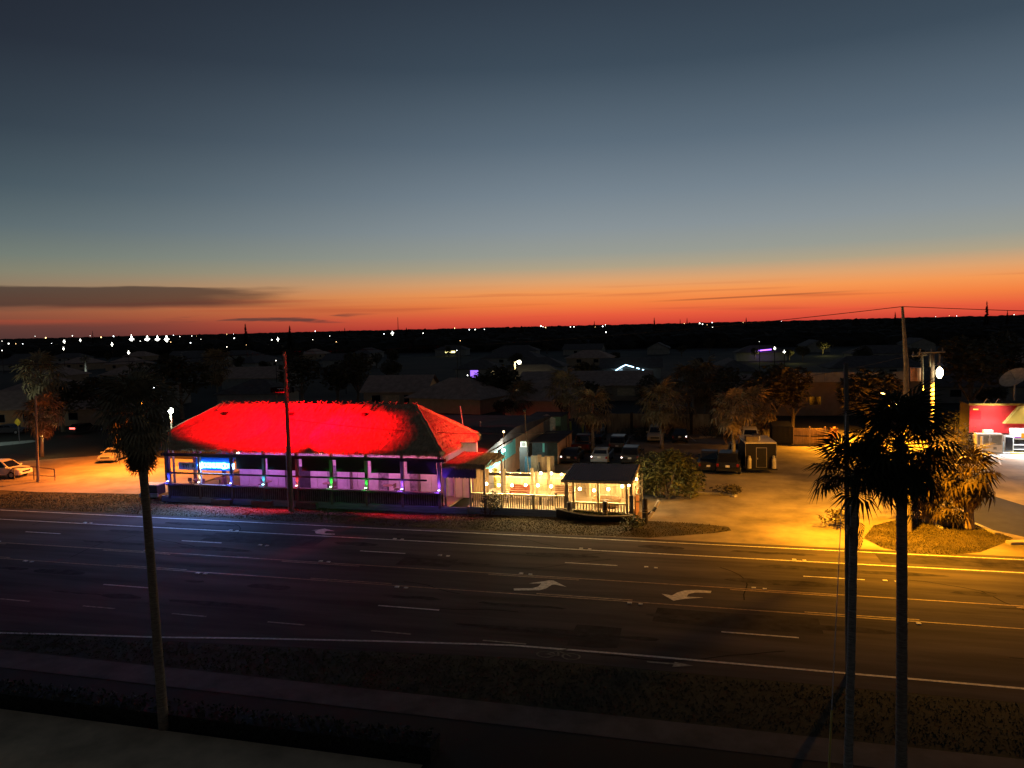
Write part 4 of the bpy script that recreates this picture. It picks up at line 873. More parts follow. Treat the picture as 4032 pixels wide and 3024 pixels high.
# ------------------------------------------------------------------ vehicles
tyre=mat('tyre_rubber',(.02,.02,.02),.85); rimm=mat('wheel_rim',(.4,.4,.4),.4,metal=.6)
def car(lab,px,py,kind,col,rz,name='parked_car',cat='car',lights=(),plate=False,rough=.35,scale=1.0,loc=None):
    base=Vector(loc) if loc else G(px,py)
    t=thing(name,lab,cat,base,rz); t.scale=(scale,)*3
    bm_=mat('paint_'+'_'.join('%03d'%int(c*1000) for c in col),col,rough,.06,2,spec=.55)
    gl=glass('car_glass')
    if kind=='suv':
        L,Wd=4.8,.95; low=[(-2.38,.42),(-2.42,.72),(-2.36,1.05),(.98,1.08),(2.05,.98),(2.36,.82),(2.42,.5),(2.3,.34),(-2.25,.34)]
        top=[(-2.36,1.05),(-2.12,1.64),(-1.85,1.76),(.0,1.76),(.45,1.62),(1.18,1.07)]; wh=[-1.42,1.48]; wr=.36
    elif kind=='pickup':
        L,Wd=5.4,.97; low=[(-2.7,.5),(-2.72,1.05),(1.15,1.08),(2.4,1.0),(2.66,.85),(2.7,.5),(2.5,.4),(-2.6,.4)]
        top=[(-.95,1.08),(-.82,1.72),(-.6,1.82),(.35,1.82),(.7,1.7),(1.3,1.08)]; wh=[-1.65,1.75]; wr=.4
    else:
        L,Wd=4.6,.90; low=[(-2.28,.4),(-2.32,.7),(-2.2,.92),(-1.5,.98),(1.0,.93),(2.05,.8),(2.28,.62),(2.3,.42),(2.15,.28),(-2.2,.28)]
        top=[(-1.75,.96),(-1.05,1.36),(-.75,1.44),(.1,1.44),(.4,1.36),(1.15,.93)]; wh=[-1.38,1.42]; wr=.33
    def loft(prof,ws,nm,m,parent=t):
        mb=MB(); n=len(prof); cx=sum(p[0] for p in prof)/n; czz=sum(p[1] for p in prof)/n
        for (y,s) in ws:
            for p in prof: mb.v.append((cx+(p[0]-cx)*s,y,czz+(p[1]-czz)*s))
        k=len(ws)
        for i in range(k-1):
            for j in range(n): mb.f.append((i*n+j,i*n+(j+1)%n,(i+1)*n+(j+1)%n,(i+1)*n+j))
        mb.f.append(tuple(range(n))[::-1]); mb.f.append(tuple((k-1)*n+j for j in range(n)))
        return mb.build(nm,m,parent)
    loft(low,[(-Wd,.955),(-Wd*.93,1),(Wd*.93,1),(Wd,.955)],'body',bm_)
    cab=[]; 
    mb=MB(); n=len(top)
    # cabin narrows towards the roof
    for sgn in (-1,1):
        for p in top:
            f=(p[1]-top[0][1])/(max(q[1] for q in top)-top[0][1]); mb.v.append((p[0],sgn*(Wd*.93-.16*f),p[1]))
    mb.f=[tuple(range(n))[::-1],tuple(range(n,2*n))]+[(j,(j+1)%n,n+(j+1)%n,n+j) for j in range(n)]
    mb.build('cabin',bm_,t)
    zb=top[0][1]+.06; zt_=max(p[1] for p in top)-.12; xr0,xr1=top[0][0],top[1][0]; xf1,xf0=top[-2][0],top[-1][0]
    hgt=max(q[1] for q in top)-top[0][1]
    def yy(z): return Wd*.93-.16*(z-top[0][1])/hgt+.006
    def xl(z): return xr0+(xr1-xr0)*(z-top[0][1])/(top[1][1]-top[0][1])
    def xg(z): return xf0+(xf1-xf0)*(z-top[-1][1])/(top[-2][1]-top[-1][1])
    cuts=[xl(zb)+.16,(xl(zb)*.5+xg(zb)*.5)-.05,xg(zb)-.24] if kind!='pickup' else [xl(zb)+.14,xg(zb)-.28]
    for s in (-1,1):
        for i in range(len(cuts)-1):
            a=cuts[i]+(.04 if i else 0); b=cuts[i+1]-.04; a2=a if i else xl(zt_)+.2; b2=b if i<len(cuts)-2 else xg(zt_)-.14
            if a2>=b2: continue
            MB().add([(a,s*yy(zb),zb),(b,s*yy(zb),zb),(b2,s*yy(zt_),zt_),(a2,s*yy(zt_),zt_)],[(0,1,2,3)]).build('side_window',gl,t,fixn=False)
        MB().rbox((xg(zb)-.15,s*(Wd+.08),zb+.05),(.16,.2,.13)).build('mirror',bm_,t)
    e=.012
    MB().add([(xl(zb)-e,-yy(zb)+.14,zb),(xl(zb)-e,yy(zb)-.14,zb),(xl(zt_)-e,yy(zt_)-.12,zt_),(xl(zt_)-e,-yy(zt_)+.12,zt_)],[(0,1,2,3)]).build('rear_window',gl,t,fixn=False)
    MB().add([(xg(zb)+e,-yy(zb)+.12,zb),(xg(zb)+e,yy(zb)-.12,zb),(xg(zt_)+e,yy(zt_)-.12,zt_),(xg(zt_)+e,-yy(zt_)+.12,zt_)],[(0,1,2,3)]).build('windshield',gl,t,fixn=False)
    if kind=='pickup': MB().box(-2.6,-1.05,-.8,.8,1.0,1.095).build('bed_cover',blackm,t)
    for x in wh:
        for s in (-1,1):
            w=MB().tube([(x,s*(Wd-.2),wr),(x,s*(Wd+.012),wr)],wr,16).build('wheel',tyre,t); MB().tube([(x,s*(Wd+.01),wr),(x,s*(Wd+.03),wr)],wr*.6,10).build('rim',rimm,w)
    xb=low[1][0]; xh=max(p[0] for p in low)
    for s in (-1,1):
        MB().rbox((xb+.05,s*(Wd-.16),.86 if kind!='sedan' else .74),(.14,.2,.24)).build('tail_light',mat('tail_red',(.25,.015,.012),.25,spec=.6),t)
        MB().rbox((xh-.16,s*(Wd-.24),.74 if kind!='sedan' else .6),(.22,.34,.14)).build('headlight',mat('headlamp_clear',(.55,.55,.5),.15,spec=.7),t)
    MB().box(xb-.06,xb+.1,-Wd*.9,Wd*.9,.42,.58).build('bumper',blackm if sum(col)<.3 else bm_,t)
    MB().box(xh-.1,xh+.05,-Wd*.86,Wd*.86,.40,.56).build('bumper',blackm if sum(col)<.3 else bm_,t)
    MB().box(xh-.05,xh+.02,-.5,.5,.58,.72).build('grille',blackm,t)
    MB().rbox((xb-.035,0,.78),(.02,.34,.18)).build('licence_plate',mat('plate_white',(.75,.75,.72),.6),t)
    for (s,k) in lights:
        c=(1,.25,.2) if k=='r' else (1,.95,.85)
        MB().ball((xb-.06 if k in 'rw' else xh+.02,s*(Wd-.16),.84),.065,8,5).build('lit_lamp',emit('carlamp_'+k,c,6),t)
    return t
PI=math.pi
white=(.70,.66,.60); blk=(.012,.012,.014); dgrey=(.05,.05,.055); silver=(.30,.31,.32); beige=(.55,.45,.28); maroon=(.10,.02,.015)
car('white SUV parked by the handrail at the left edge',20,1878,'suv',white,R(8))
car('grey sedan parked behind the hanging fronds of the left palm',452,1812,'sedan',(.25,.24,.22),R(-72))
car('dark sedan beside the peach gable house at far left',40,1708,'sedan',dgrey,R(15))
back=R(90)
car('black sedan with pale rear plate, first of the front row beside the peach shed',2255,1815,'sedan',blk,back,lights=((1,'w'),))
car('silver-tailed dark sedan in the middle of the front row before the shelter roof',2372,1815,'sedan',silver,back,lights=((1,'w'),))
car('black SUV at the right of the front row, half behind the big bush',2490,1818,'suv',blk,back,lights=((1,'w'),))
car('dark red pickup in the second row, left of the two palm trunks',2300,1772,'pickup',maroon,back,cat='pickup truck')
car('dark grey SUV in the second row by the lamp-lit strip',2440,1770,'suv',dgrey,back)
car('dark sedan in the third row near the yellow posts',2350,1738,'sedan',blk,back)
car('white van-like SUV facing the camera before the tan fence',2585,1734,'suv',beige,R(-90))
car('black hatchback with one bright rear light before the tan fence',2680,1735,'sedan',blk,back,lights=((-1,'w'),))
car('cream SUV seen from behind beyond the food trailer',2952,1738,'suv',(.75,.66,.42),back)
car('big black SUV beside the food trailer',2872,1852,'suv',blk,R(86),scale=1.12)
car('black pickup left of the big SUV, behind the bush',2795,1846,'pickup',(.02,.018,.017),R(88),cat='pickup truck')
car('orange van parked between the trailer and the big SUV',2908,1838-40,'suv',(.42,.22,.12),R(84))
# trailer
a=G(2938,1862); b=G(3052,1858); w=(b-a).length
tr=thing('box_trailer','dark box trailer with pale roof, door and two gas bottles','trailer',((a.x+b.x)/2,a.y+.1,0),math.atan2((b-a).y,(b-a).x)*.4)
hw=w/2; ht_=YP(2940,1746,a.y).z; ln=4.6
MB().box(-hw,hw,0,ln,.45,ht_).build('body',mat('trailer_navy',(.010,.009,.014),.5,.15),tr)
MB().box(-hw-.03,hw+.03,-.03,ln+.03,ht_,ht_+.09).build('roof',mat('trailer_roof',(.8,.7,.5),.6,.15),tr)
d=MB().box(-.38,.48,-.03,-.003,.55,ht_-.42).build('door',mat('trailer_door',(.014,.013,.018),.5),tr)
f=MB(); 
for q_ in ((-.43,-.38,.52,ht_-.37),(.48,.53,.52,ht_-.37),(-.38,.48,.52,.55),(-.38,.48,ht_-.42,ht_-.37)): f.box(q_[0],q_[1],-.05,-.004,q_[2],q_[3])
f.build('frame',mat('trailer_trim',(.26,.24,.24),.4),d); MB().rbox((-.3,-.06,1.35),(.06,.05,.16)).build('handle',steel,d)
for s in (-1,1): MB().box(s*hw-.02 if s>0 else -hw-.02,s*hw+.02 if s>0 else -hw+.02,-.025,-.004,.45,ht_).build('corner_trim',mat('trailer_trim',(.26,.24,.24)),tr)
for x in (-.86*hw+.1,.80*hw):
    c=MB().tube([(x,-.32,.5),(x,-.32,1.35),(x,-.32,1.5)],[.19,.19,.12],12).build('gas_bottle',mat('gas_white',(.55,.50,.38),.5),tr); MB().tube([(x,-.32,1.5),(x,-.32,1.68)],[.14,.1],8).build('bottle_collar',mat('gas_collar',(.4,.36,.28)),c)
MB().box(-hw,hw,-.55,0,.38,.46).build('tongue_deck',blackm,tr)
for s in (-1,1): MB().tube([(s*(hw-.1),2.4,.36),(s*(hw+.1),2.4,.36)],.36,14).build('wheel',tyre,tr)
MB().box(-hw+.15,-hw+1.2,.5,1.5,ht_+.09,ht_+.55).build('roof_unit',mat('roof_unit',(.25,.2,.14),.7),tr); MB().box(-hw+1.15,-hw+1.75,2.3,3.3,ht_+.09,ht_+.45).build('roof_vent',mat('roof_vent',(.16,.12,.08)),tr); MB().tube([(-hw+1.45,1.2,ht_+.09),(-hw+1.45,1.2,ht_+.5)],.07,8).build('exhaust_pipe',mat('white_paint',(.8,.8,.8)),tr)
# dark box beside wooden enclosure, wooden enclosure
p=G(3080,1752); dk=thing('dark_container','dark container standing between the cream SUV and the wooden enclosure','container',p); MB().box(-1.05,1.15,0,5,.15,2.1).build('body',mat('container_black',(.014,.013,.013),.7),dk)
for k in range(4): MB().box(-1.0+k*.54,-.55+k*.54,-.05,-.003,.25,2.0).build('ribbed_panel',mat('container_black',(.014,.013,.013)),dk)
a,b=G(3122,1752),G(3248,1756); en=thing('wooden_enclosure','orange-lit wooden bin enclosure with two gates','enclosure',(a.x,a.y,0),math.atan2((b-a).y,(b-a).x)); L_=(b-a).length; n=16
for k in range(n):
    if k==n//2: continue
    MB().box(k*L_/n,(k+1)*L_/n-.02,0,.05,.1,1.9+random.uniform(-.02,.02)).build('board',mat('enclosure_wood',(.40,.26,.13),.85,.3,2,stretch=(2,2,.5)),en)
for x in (0,L_*.53,L_): MB().box(x-.1,x+.1,-.08,.12,0,2.15).build('post',mat('enclosure_post',(.45,.32,.18),.85),en)
MB().box(0,L_,-.04,-.003,1.0,1.1).build('rail',darkwood,en); MB().box(.1,L_-.1,.06,2.6,0,1.6).build('dumpster',mat('dumpster_brown',(.22,.14,.09),.8),en)
# back fence of the lot with dark posts
fence=thing('tan_fence','long tan board fence with dark posts at the back of the lot','fence',(0,98.2,0))
fm=mat('tan_fence_board',(.30,.21,.12),.85,.3,1.5,stretch=(2,2,.5)); xs=[G(px,1712).x for px in (2380,2484,2540,2610,2654,2722,2800,2900)]
x=xs[0]; 
while x<xs[-1]: MB().box(x,x+.62,-.03,.03,0,2.55+random.uniform(-.03,.03)).build('board',fm,fence); x+=.64
for x in xs: MB().box(x-.17,x+.17,-.14,-.031,0,2.75).build('post',mat('fence_post_dark',(.05,.035,.025),.85),fence)
# strip of lit kerb / hedge rows, handrail at left
hr=thing('handrail','pipe handrail at the corner of the side lot, in front of the white SUV','handrail',(0,0,0))
def hp(px,py,Y): return YP(px,py,Y)
Yr=60.4; pts=[hp(50,1845,Yr),hp(135,1838,Yr),hp(215,1848,Yr)]
r1=[YP(28,1870,Yr),YP(50,1843,Yr),YP(130,1838,Yr),YP(214,1848,Yr)]
MB().tube(r1,.05,6).build('top_rail',polewood,hr); MB().tube([YP(52,1873,Yr),YP(130,1870,Yr),YP(214,1876,Yr)],.035,6).build('lower_rail',polewood,hr)
for px,pt in ((54,1844),(131,1839),(214,1848)): q=YP(px,pt,Yr); MB().tube([q,(q.x,q.y,0)],.05,6).build('post',polewood,hr)
# warning sign & lamp on the side street
p=G(77,1740); t=thing('warning_sign','small yellow diamond warning sign by the side street at far left','road sign',p); MB().tube([(0,0,0),(0,0,2.3)],.05,6).build('post',metal,t); MB().rbox((0,-.06,2.7),(.8,.03,.8),0,0,R(45)).build('sign_plate',mat('sign_yellow',(.75,.45,.03),.5),t)
sheet('side_street',[tuple(G(x,y)[:2]) for x,y in ((-500,1790),(-200,1768),(0,1756),(90,1747),(150,1738),(130,1733),(0,1742),(-500,1765))],.01,mat('pale_street',(.3,.3,.28),.8))
p=G(168,1800); cobra('low lamp with yellow glare on a short post by the side lot',p,DP(178,1706,90).z,(.3,0,0),(1,.72,.3),18,420,(1,.6,.2),None,.3)
p=DP(38,1720,118); cobra('white street lamp lighting the side street at far left',G(-60,1752),7,(.5,0,0),(.8,1,.9),8,400,(.75,1,.85))
p=DP(278,1687,110); t=thing('distant_car','small dark car with one red tail light on the side street','car',(p.x,p.y,0)); 
MB().box(-.85,.85,0,4,.35,.95).build('body',mat('paint_dark',(.02,.02,.02)),t); MB().prism([(.5,.95),(3.4,.95),(2.8,1.45),(1.0,1.45)],'x',-.75,.75).build('cabin',glass('car_glass'),t); MB().rbox((.3,-.03,p.z),(.9,.06,.22)).build('tail_light',emit('tail_glow',(1,.10,.08),5),t)

# ------------------------------------------------------------------ vegetation
def leafcloud(n,lobes,s,flat=.5):
    """many small leaf clumps through several lobes, gaps between"""
    mb=MB()
    for k in range(n):
        c,r=random.choice(lobes); 
        while True:
            p=Vector((random.uniform(-1,1),random.uniform(-1,1),random.uniform(-1,1)))
            if .35<p.length<1: break
        q=Vector(c)+Vector((p.x*r[0],p.y*r[1],p.z*r[2])); a=Vector((random.uniform(-1,1),random.uniform(-1,1),random.uniform(-flat,flat))).normalized(); b=a.cross(Vector((random.uniform(-1,1),random.uniform(-1,1),1))).normalized()
        e=s*random.uniform(.5,1.3); mb.add([q-a*e,q-b*e*.45,q+a*e,q+b*e*.45],[(0,1,2,3)])
    return mb
# big bush
p=G(2632,1962); bush=thing('big_bush','large rounded green bush in the kerbed bed right of the terrace','bush',p)
leafcloud(5200,[((0,0,1.9),(2.5,2.0,1.9)),((-1.2,-.4,2.4),(1.5,1.3,1.5)),((.9,.2,2.6),(1.5,1.3,1.3)),((-1.7,0,1.5),(1.3,1.2,1.3)),((1.6,0,1.4),(1.4,1.2,1.3)),((.2,-.6,3.2),(1.1,1,.9))],.19).build('foliage',bushm,bush,fixn=False)
m_=MB(); 
for k in range(6): a=k*1.05; m_.tube([(0,0,0),(math.cos(a)*.6,math.sin(a)*.6,1.5),(math.cos(a)*1.4,math.sin(a)*1.2,2.8)],[.12,.08,.03],5)
m_.build('stems',bark2,bush)
def small_plant(lab,px,py,r,h,n=260,name='shrub',m=bushm,loc=None):
    p=Vector(loc) if loc else G(px,py); t=thing(name,lab,'shrub',p); leafcloud(n,[((0,0,h*.5),(r,r,h*.5)),((r*.4,0,h*.55),(r*.6,r*.6,h*.45))],.16).build('foliage',m,t,fixn=False); MB().tube([(0,0,0),(.05,0,h*.6)],[.06,.03],5).build('stem',bark2,t); return t
small_plant('low dark shrub at the foot of the dark piling near the striped pole',2490,2085,.9,1.0)
small_plant('loose shrub growing before the terrace railing',1930,2030,.85,1.9,420,m=crownm)
small_plant('low shrub in front of the tan fence, right end',2800,1722,2.0,1.6,500,m=crownm)
small_plant('dark shrub at the base of the light-coloured kerb tip',2860,1946,1.3,.8,300,m=crownm)
small_plant('dark clipped shrub row behind the dark sedan by the tan fence',2500,1728,2.6,1.4,600,m=crownm)
small_plant('dim bush lit yellow between the service pole and the store',3760,1735,1.8,3.6,500)
small_plant('dark shrub between driveway and near palm trunks',3290,2072,1.2,1.2,320,m=crownm)
small_plant('flowering pink-tinged shrub right of the wooden enclosure',3268,1745,1.0,1.9,260,m=mat('pink_leaf',(.2,.09,.06),.8))
small_plant('dark leafy shrub at the left corner of the red store wall',3775,1775,2.0,3.0,600,m=crownm)
small_plant('dark low shrub in front of the store corner, above the island palm',3800,1800,1.2,1.6,400,m=crownm)
# dark hedge at the near edge of the hotel apron
hd=thing('clipped_hedge','low black clipped hedge along the hotel apron at the lower left','hedge',(-30,22.75,0))
m_=MB()
for k in range(9000):
    x=random.uniform(-20,21); q=Vector((x,random.uniform(-.5,.55),random.uniform(.02,.62))); a=Vector((random.uniform(-1,1),random.uniform(-1,1),random.uniform(-1,1))).normalized(); b=a.cross(Vector((.3,.5,random.uniform(-1,1)))).normalized(); e=.09
    m_.add([q-a*e,q-b*e*.5,q+a*e,q+b*e*.5],[(0,1,2,3)])
m_.build('foliage',mat('hedge_leaf',(.018,.022,.012),.8,.4,2),hd,fixn=False); MB().box(-20,21,-.42,.45,0,.5).build('inner_twigs',mat('hedge_twig',(.008,.008,.006)),hd)
# grass: fine blades on verges
def blades(name,poly,n,h,m,z):
    mb=MB(); xs=[p[0] for p in poly]; ys=[p[1] for p in poly]
    def inside(x,y):
        c=False; j=len(poly)-1
        for i in range(len(poly)):
            if (poly[i][1]>y)!=(poly[j][1]>y) and x<(poly[j][0]-poly[i][0])*(y-poly[i][1])/(poly[j][1]-poly[i][1])+poly[i][0]: c=not c
            j=i
        return c
    k=0
    while k<n:
        x=random.uniform(max(min(xs),-62),min(max(xs),24)); y=random.uniform(min(ys),max(ys))
        if not inside(x,y): continue
        k+=1; a=random.uniform(0,6.28); w=random.uniform(.015,.035); hh=h*random.uniform(.4,1.2); d=Vector((math.cos(a),math.sin(a),0))
        mb.add([(x-d.x*w,y-d.y*w,z),(x+d.x*w,y+d.y*w,z),(x+random.uniform(-.1,.1),y+random.uniform(-.1,.1),z+hh)],[(0,1,2)])
    return tag(mb.build(name,m,fixn=False),kind='stuff')
gm=mat('grass_blade',(.055,.046,.021),.9,.45,.35,c2=(.095,.075,.034))
blades('grass_blades',[p[:2] for p in V1],36000,.08,gm,.01); blades('grass_blades',V2,9000,.08,gm,.01)
blades('near_grass_blades',[(-40,26.7),(20,26.7),(20,30.5),(-8,30.4),(-24,28.9),(-40,27.9)],14000,.06,mat('dark_grass_blade',(.035,.04,.018),.95,.4,1),.005)

# ---- fan palms
def fan_mesh(name,R_,n,m,pet=.9,spread=150,droop=.35,fold=.25):
    mb=MB(); mb.tube([(0,0,0),(pet*.5,0,.04),(pet,0,-.02)],[.028,.022,.016],4,False)
    for k in range(n):
        a=R(-spread+2*spread*k/(n-1)); l=R_*(.62+.38*math.cos(a*.62))*random.uniform(.9,1.05); d=Vector((math.cos(a),math.sin(a),0)); s=Vector((-d.y,d.x,0)); w=l*2*R(spread)/n*.26
        b=Vector((pet,0,0)); m1=b+d*l*.55+Vector((0,0,.05*(k%2))); e=b+d*l+Vector((0,0,-droop*l*random.uniform(.7,1.3)))
        mb.add([b,m1-s*w+Vector((0,0,-fold*w)),m1+s*w+Vector((0,0,-fold*w)),e],[(0,1,2),(1,3,2)])
    return_=bpy.data.meshes.new(name); return_.from_pydata(mb.v,[],mb.f); return_.materials.append(m); return return_
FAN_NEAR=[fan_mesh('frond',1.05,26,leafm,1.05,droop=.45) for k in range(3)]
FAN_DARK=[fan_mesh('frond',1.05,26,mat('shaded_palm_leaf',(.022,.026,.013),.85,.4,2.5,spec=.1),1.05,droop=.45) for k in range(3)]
FAN_DEAD=[fan_mesh('dead_frond',.85,16,mat('dark_dead_leaf',(.06,.045,.03),.9,.4,4),.9,spread=85,droop=.25) for k in range(2)]
FAN_SAB=[fan_mesh('frond',.95,15,sabalm,1.05,droop=.5) for k in range(2)]
FAN_LOT=[fan_mesh('frond',.95,15,lotpalm,1.05,droop=.5) for k in range(2)]
FAN_SABD=[fan_mesh('dead_frond',.8,11,mat('sabal_dead',(.17,.095,.04),.9,.4,4),.85,spread=90,droop=.3) for k in range(1)]
def palm(lab,base,top,r0,r1,fr,nf,sc_,dead,nd,name='fan_palm',tm=bark,group=None,tilt=(70,-55),rings=True,seed=0):
    random.seed(seed); base=Vector(base); top=Vector(top)-base
    t=thing(name,lab,'palm tree',base,0,group); pts=[];rr=[]; n=26 if rings else 7
    for k in range(n+1):
        u=k/n; b=1+(.22*(1-u)**6)+(.035*(k%2) if rings else 0); pts.append(tuple(top*u+Vector((math.sin(u*3)*.12,0,0))*(top.z*.04)*u*(1-u))); rr.append((r0+(r1-r0)*u)*b)
    MB().tube(pts,rr,12 if rings else 7).build('trunk',tm,t,smooth=True)
    for k in range(nf):
        u=(k+.5)/nf; pitch=R(tilt[0]+(tilt[1]-tilt[0])*u**.9+random.uniform(-8,8)); yaw=k*2.39996+random.uniform(-.25,.25)
        f=share(fr[k%len(fr)],'frond',t,tuple(top+Vector((0,0,.15-.35*u))),(random.uniform(-.3,.3),-pitch,yaw),sc_*random.uniform(.82,1.1))
    for k in range(nd):
        yaw=k*2.39996*1.3; pitch=R(random.uniform(-88,-62)); share(dead[k%len(dead)],'dead_frond',t,tuple(top+Vector((math.cos(yaw)*r1*.6,math.sin(yaw)*r1*.6,-.15-random.uniform(0,.9)))),(random.uniform(-.4,.4),-pitch,yaw),sc_*random.uniform(.75,1.1))
    return t
darkbark=mat('near_palm_bark',(.18,.145,.105),.9,.4,5,.8,stretch=(1,1,6))
greybark=mat('near_palm_bark_grey',(.19,.18,.15),.9,.4,5,.8,stretch=(1,1,6))
b=G(646,2868); palm('tall fan palm in the left foreground with drooping dark crown',b,YP(545,1625,b.y),.155,.135,FAN_NEAR,56,.78,FAN_DEAD,26,tm=darkbark,seed=3,tilt=(75,-70))
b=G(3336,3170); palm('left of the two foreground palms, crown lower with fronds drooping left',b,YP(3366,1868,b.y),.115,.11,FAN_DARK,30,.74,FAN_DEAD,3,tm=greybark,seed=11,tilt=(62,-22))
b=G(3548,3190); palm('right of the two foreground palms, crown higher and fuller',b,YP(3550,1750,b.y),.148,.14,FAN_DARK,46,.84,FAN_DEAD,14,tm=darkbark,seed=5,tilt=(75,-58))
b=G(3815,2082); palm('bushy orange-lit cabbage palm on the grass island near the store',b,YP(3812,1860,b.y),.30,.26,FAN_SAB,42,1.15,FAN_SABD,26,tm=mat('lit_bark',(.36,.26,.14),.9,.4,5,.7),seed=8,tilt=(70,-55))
b=G(3650,2055); palm('darker cabbage palm behind the yellow-lit pole',b,YP(3640,1880,b.y),.28,.25,FAN_SAB,40,1.25,FAN_SABD,20,seed=9,tilt=(70,-60))
b=G(3730,2070); palm('short dark cabbage palm between the two island palms',b,YP(3735,1985,b.y),.2,.2,FAN_SAB,26,.9,FAN_SABD,10,seed=10,tilt=(70,-40))
PL=[(2240,1712,2222,1530,1.55,'tall cabbage palm with pale bare trunk left of the dark lot cars'),(2335,1785,2330,1600,1.5,'cabbage palm rising among the dark cars'),(2606,1765,2600,1590,1.6,'cabbage palm with slim trunk behind the big bush'),(2718,1640,2700,1500,1.9,'cabbage palm with leaning trunk, left of the palm clump behind the lot'),(2778,1640,2770,1490,1.9,'cabbage palm in the middle of the palm clump behind the lot'),(2802,1640,2815,1530,1.8,'cabbage palm at the right of the palm clump behind the lot'),(2890,1858,2885,1615,1.35,'cabbage palm beside the box trailer'),(2965,1720,2960,1610,2.0,'bushy cabbage palm behind the cream SUV'),(2650,1712,2655,1600,1.7,'cabbage palm behind the tan fence posts'),(160,1720,158,1480,2.1,'round-headed palm above the peach gable house at left'),(858,1580,850,1440,2.2,'slim distant palm left of the thatch ridge'),(165,1800,165,1625,1.5,'cabbage palm with brown skirt over the side lot lamp'),(2060,1760-120,2055,1560,1.6,'stubby palm behind the dark rear wing'),(505,1800,505,1690,1.3,'short palm trunk behind the grey sedan')]
for i,(bx,by,tx,ty,s,lab) in enumerate(PL):
    b=G(bx,by); palm(lab,b,YP(tx,ty,b.y),.2,.17,FAN_LOT,24,s,FAN_SABD,12,name='cabbage_palm',rings=False,seed=20+i,tilt=(75,-50))
random.seed(77)
# ---- broad trees: four kinds built once, then copied
def tree_proto(kind):
    t=thing('broad_tree','x','tree',(0,0,0)); hh={0:7.0,1:6.0,2:8.0,3:5.0}[kind]
    lob={0:[((0,0,4.8),(2.9,2.9,2.2)),((1.4,.4,5.2),(1.9,1.8,1.6)),((-1.5,-.3,4.6),(1.9,1.9,1.7)),((.2,1.1,5.8),(1.6,1.5,1.2))],
         1:[((0,0,3.9),(2.7,2.5,2.0)),((-1.1,.6,4.5),(1.6,1.6,1.3)),((1.3,-.5,3.8),(1.7,1.6,1.5))],
         2:[((0,0,5.6),(2.4,2.4,2.5)),((.9,.5,6.4),(1.6,1.5,1.6)),((-1.0,-.2,5.0),(1.8,1.7,1.8)),((0,0,3.9),(2.1,2.1,1.3))],
         3:[((0,0,3.1),(2.2,2.2,1.9)),((.8,.6,3.5),(1.4,1.4,1.2)),((-.9,-.4,3.0),(1.4,1.4,1.3))]}[kind]
    leafcloud(1100,lob,.36).build('crown',crownm,t,fixn=False)
    m_=MB(); m_.tube([(0,0,0),(.1,0,1.6),(.0,.1,hh*.55)],[.26,.2,.09],7)
    for k in range(4): a=k*1.6; m_.tube([(.08,0,1.5),(math.cos(a)*.8,math.sin(a)*.8,2.7),(math.cos(a)*1.5,math.sin(a)*1.4,hh*.62)],[.12,.08,.03],5)
    m_.build('trunk',bark2,t); return t
PROT=[tree_proto(k) for k in range(4)]; used=set()
def tree(kind,loc,s,lab,group=None,sz=None):
    sc3=(s,s,sz or s)
    if kind not in used:
        used.add(kind); t=PROT[kind]; t.location=loc; t.rotation_euler=(0,0,random.uniform(0,6)); t.scale=sc3; t['label']=lab
        if group: t['group']=group
        return t
    t=dup(PROT[kind],loc,random.uniform(0,6.28),lab,None,sc3)
    if 'group' in t: del t['group']
    if group: t['group']=group
    return t
NT=[(0,2335,1690,.92,'dark round-headed tree behind the lot cars'),(2,2560,1690,.9,'tall dark tree behind the tan fence, left of the palm clump'),(1,2990,1705,1.2,'bushy dark tree behind the dark container'),(0,3050,1690,1.2,'wide dim tree above the wooden enclosure'),(2,2870,1690,1.02,'brown-lit tree right of the palm clump'),(1,1985,1655,.55,'dark tree just below the slim pale street lamp'),(3,1980,1600,1.5,'small round dark tree behind the rear wing'),(0,720,1650,1.5,'broad rounded dim tree behind the left hip of the thatch'),(2,560,1690,1.25,'dark tree behind the left palm crown'),(1,420,1690,1.4,'dark tree between the side street and the left palm'),(0,1190,1600,1.35,'dim rounded tree behind the thatch right of the utility pole'),(1,1330,1590,1.3,'black tree behind the middle of the thatch ridge'),(2,1410,1585,1.2,'dark tree left of the house with lit windows'),(3,1900,1610,1.3,'small dark tree at the right end of the tent-roofed house'),(2,3120,1690,1.0,'dark tree behind the wooden enclosure'),(0,3900-80,1650,1.6,'dark tree behind the store, left'),(2,3950,1600,1.45,'tall dark tree rising behind the store roof'),(1,250,1700,1.3,'dark tree beside the side street'),(3,3420,1700,1.6,'dark round shrub-tree behind the palm crowns')]
for k,px,py,s,lab in NT: tree(k,G(px,py),s,lab)

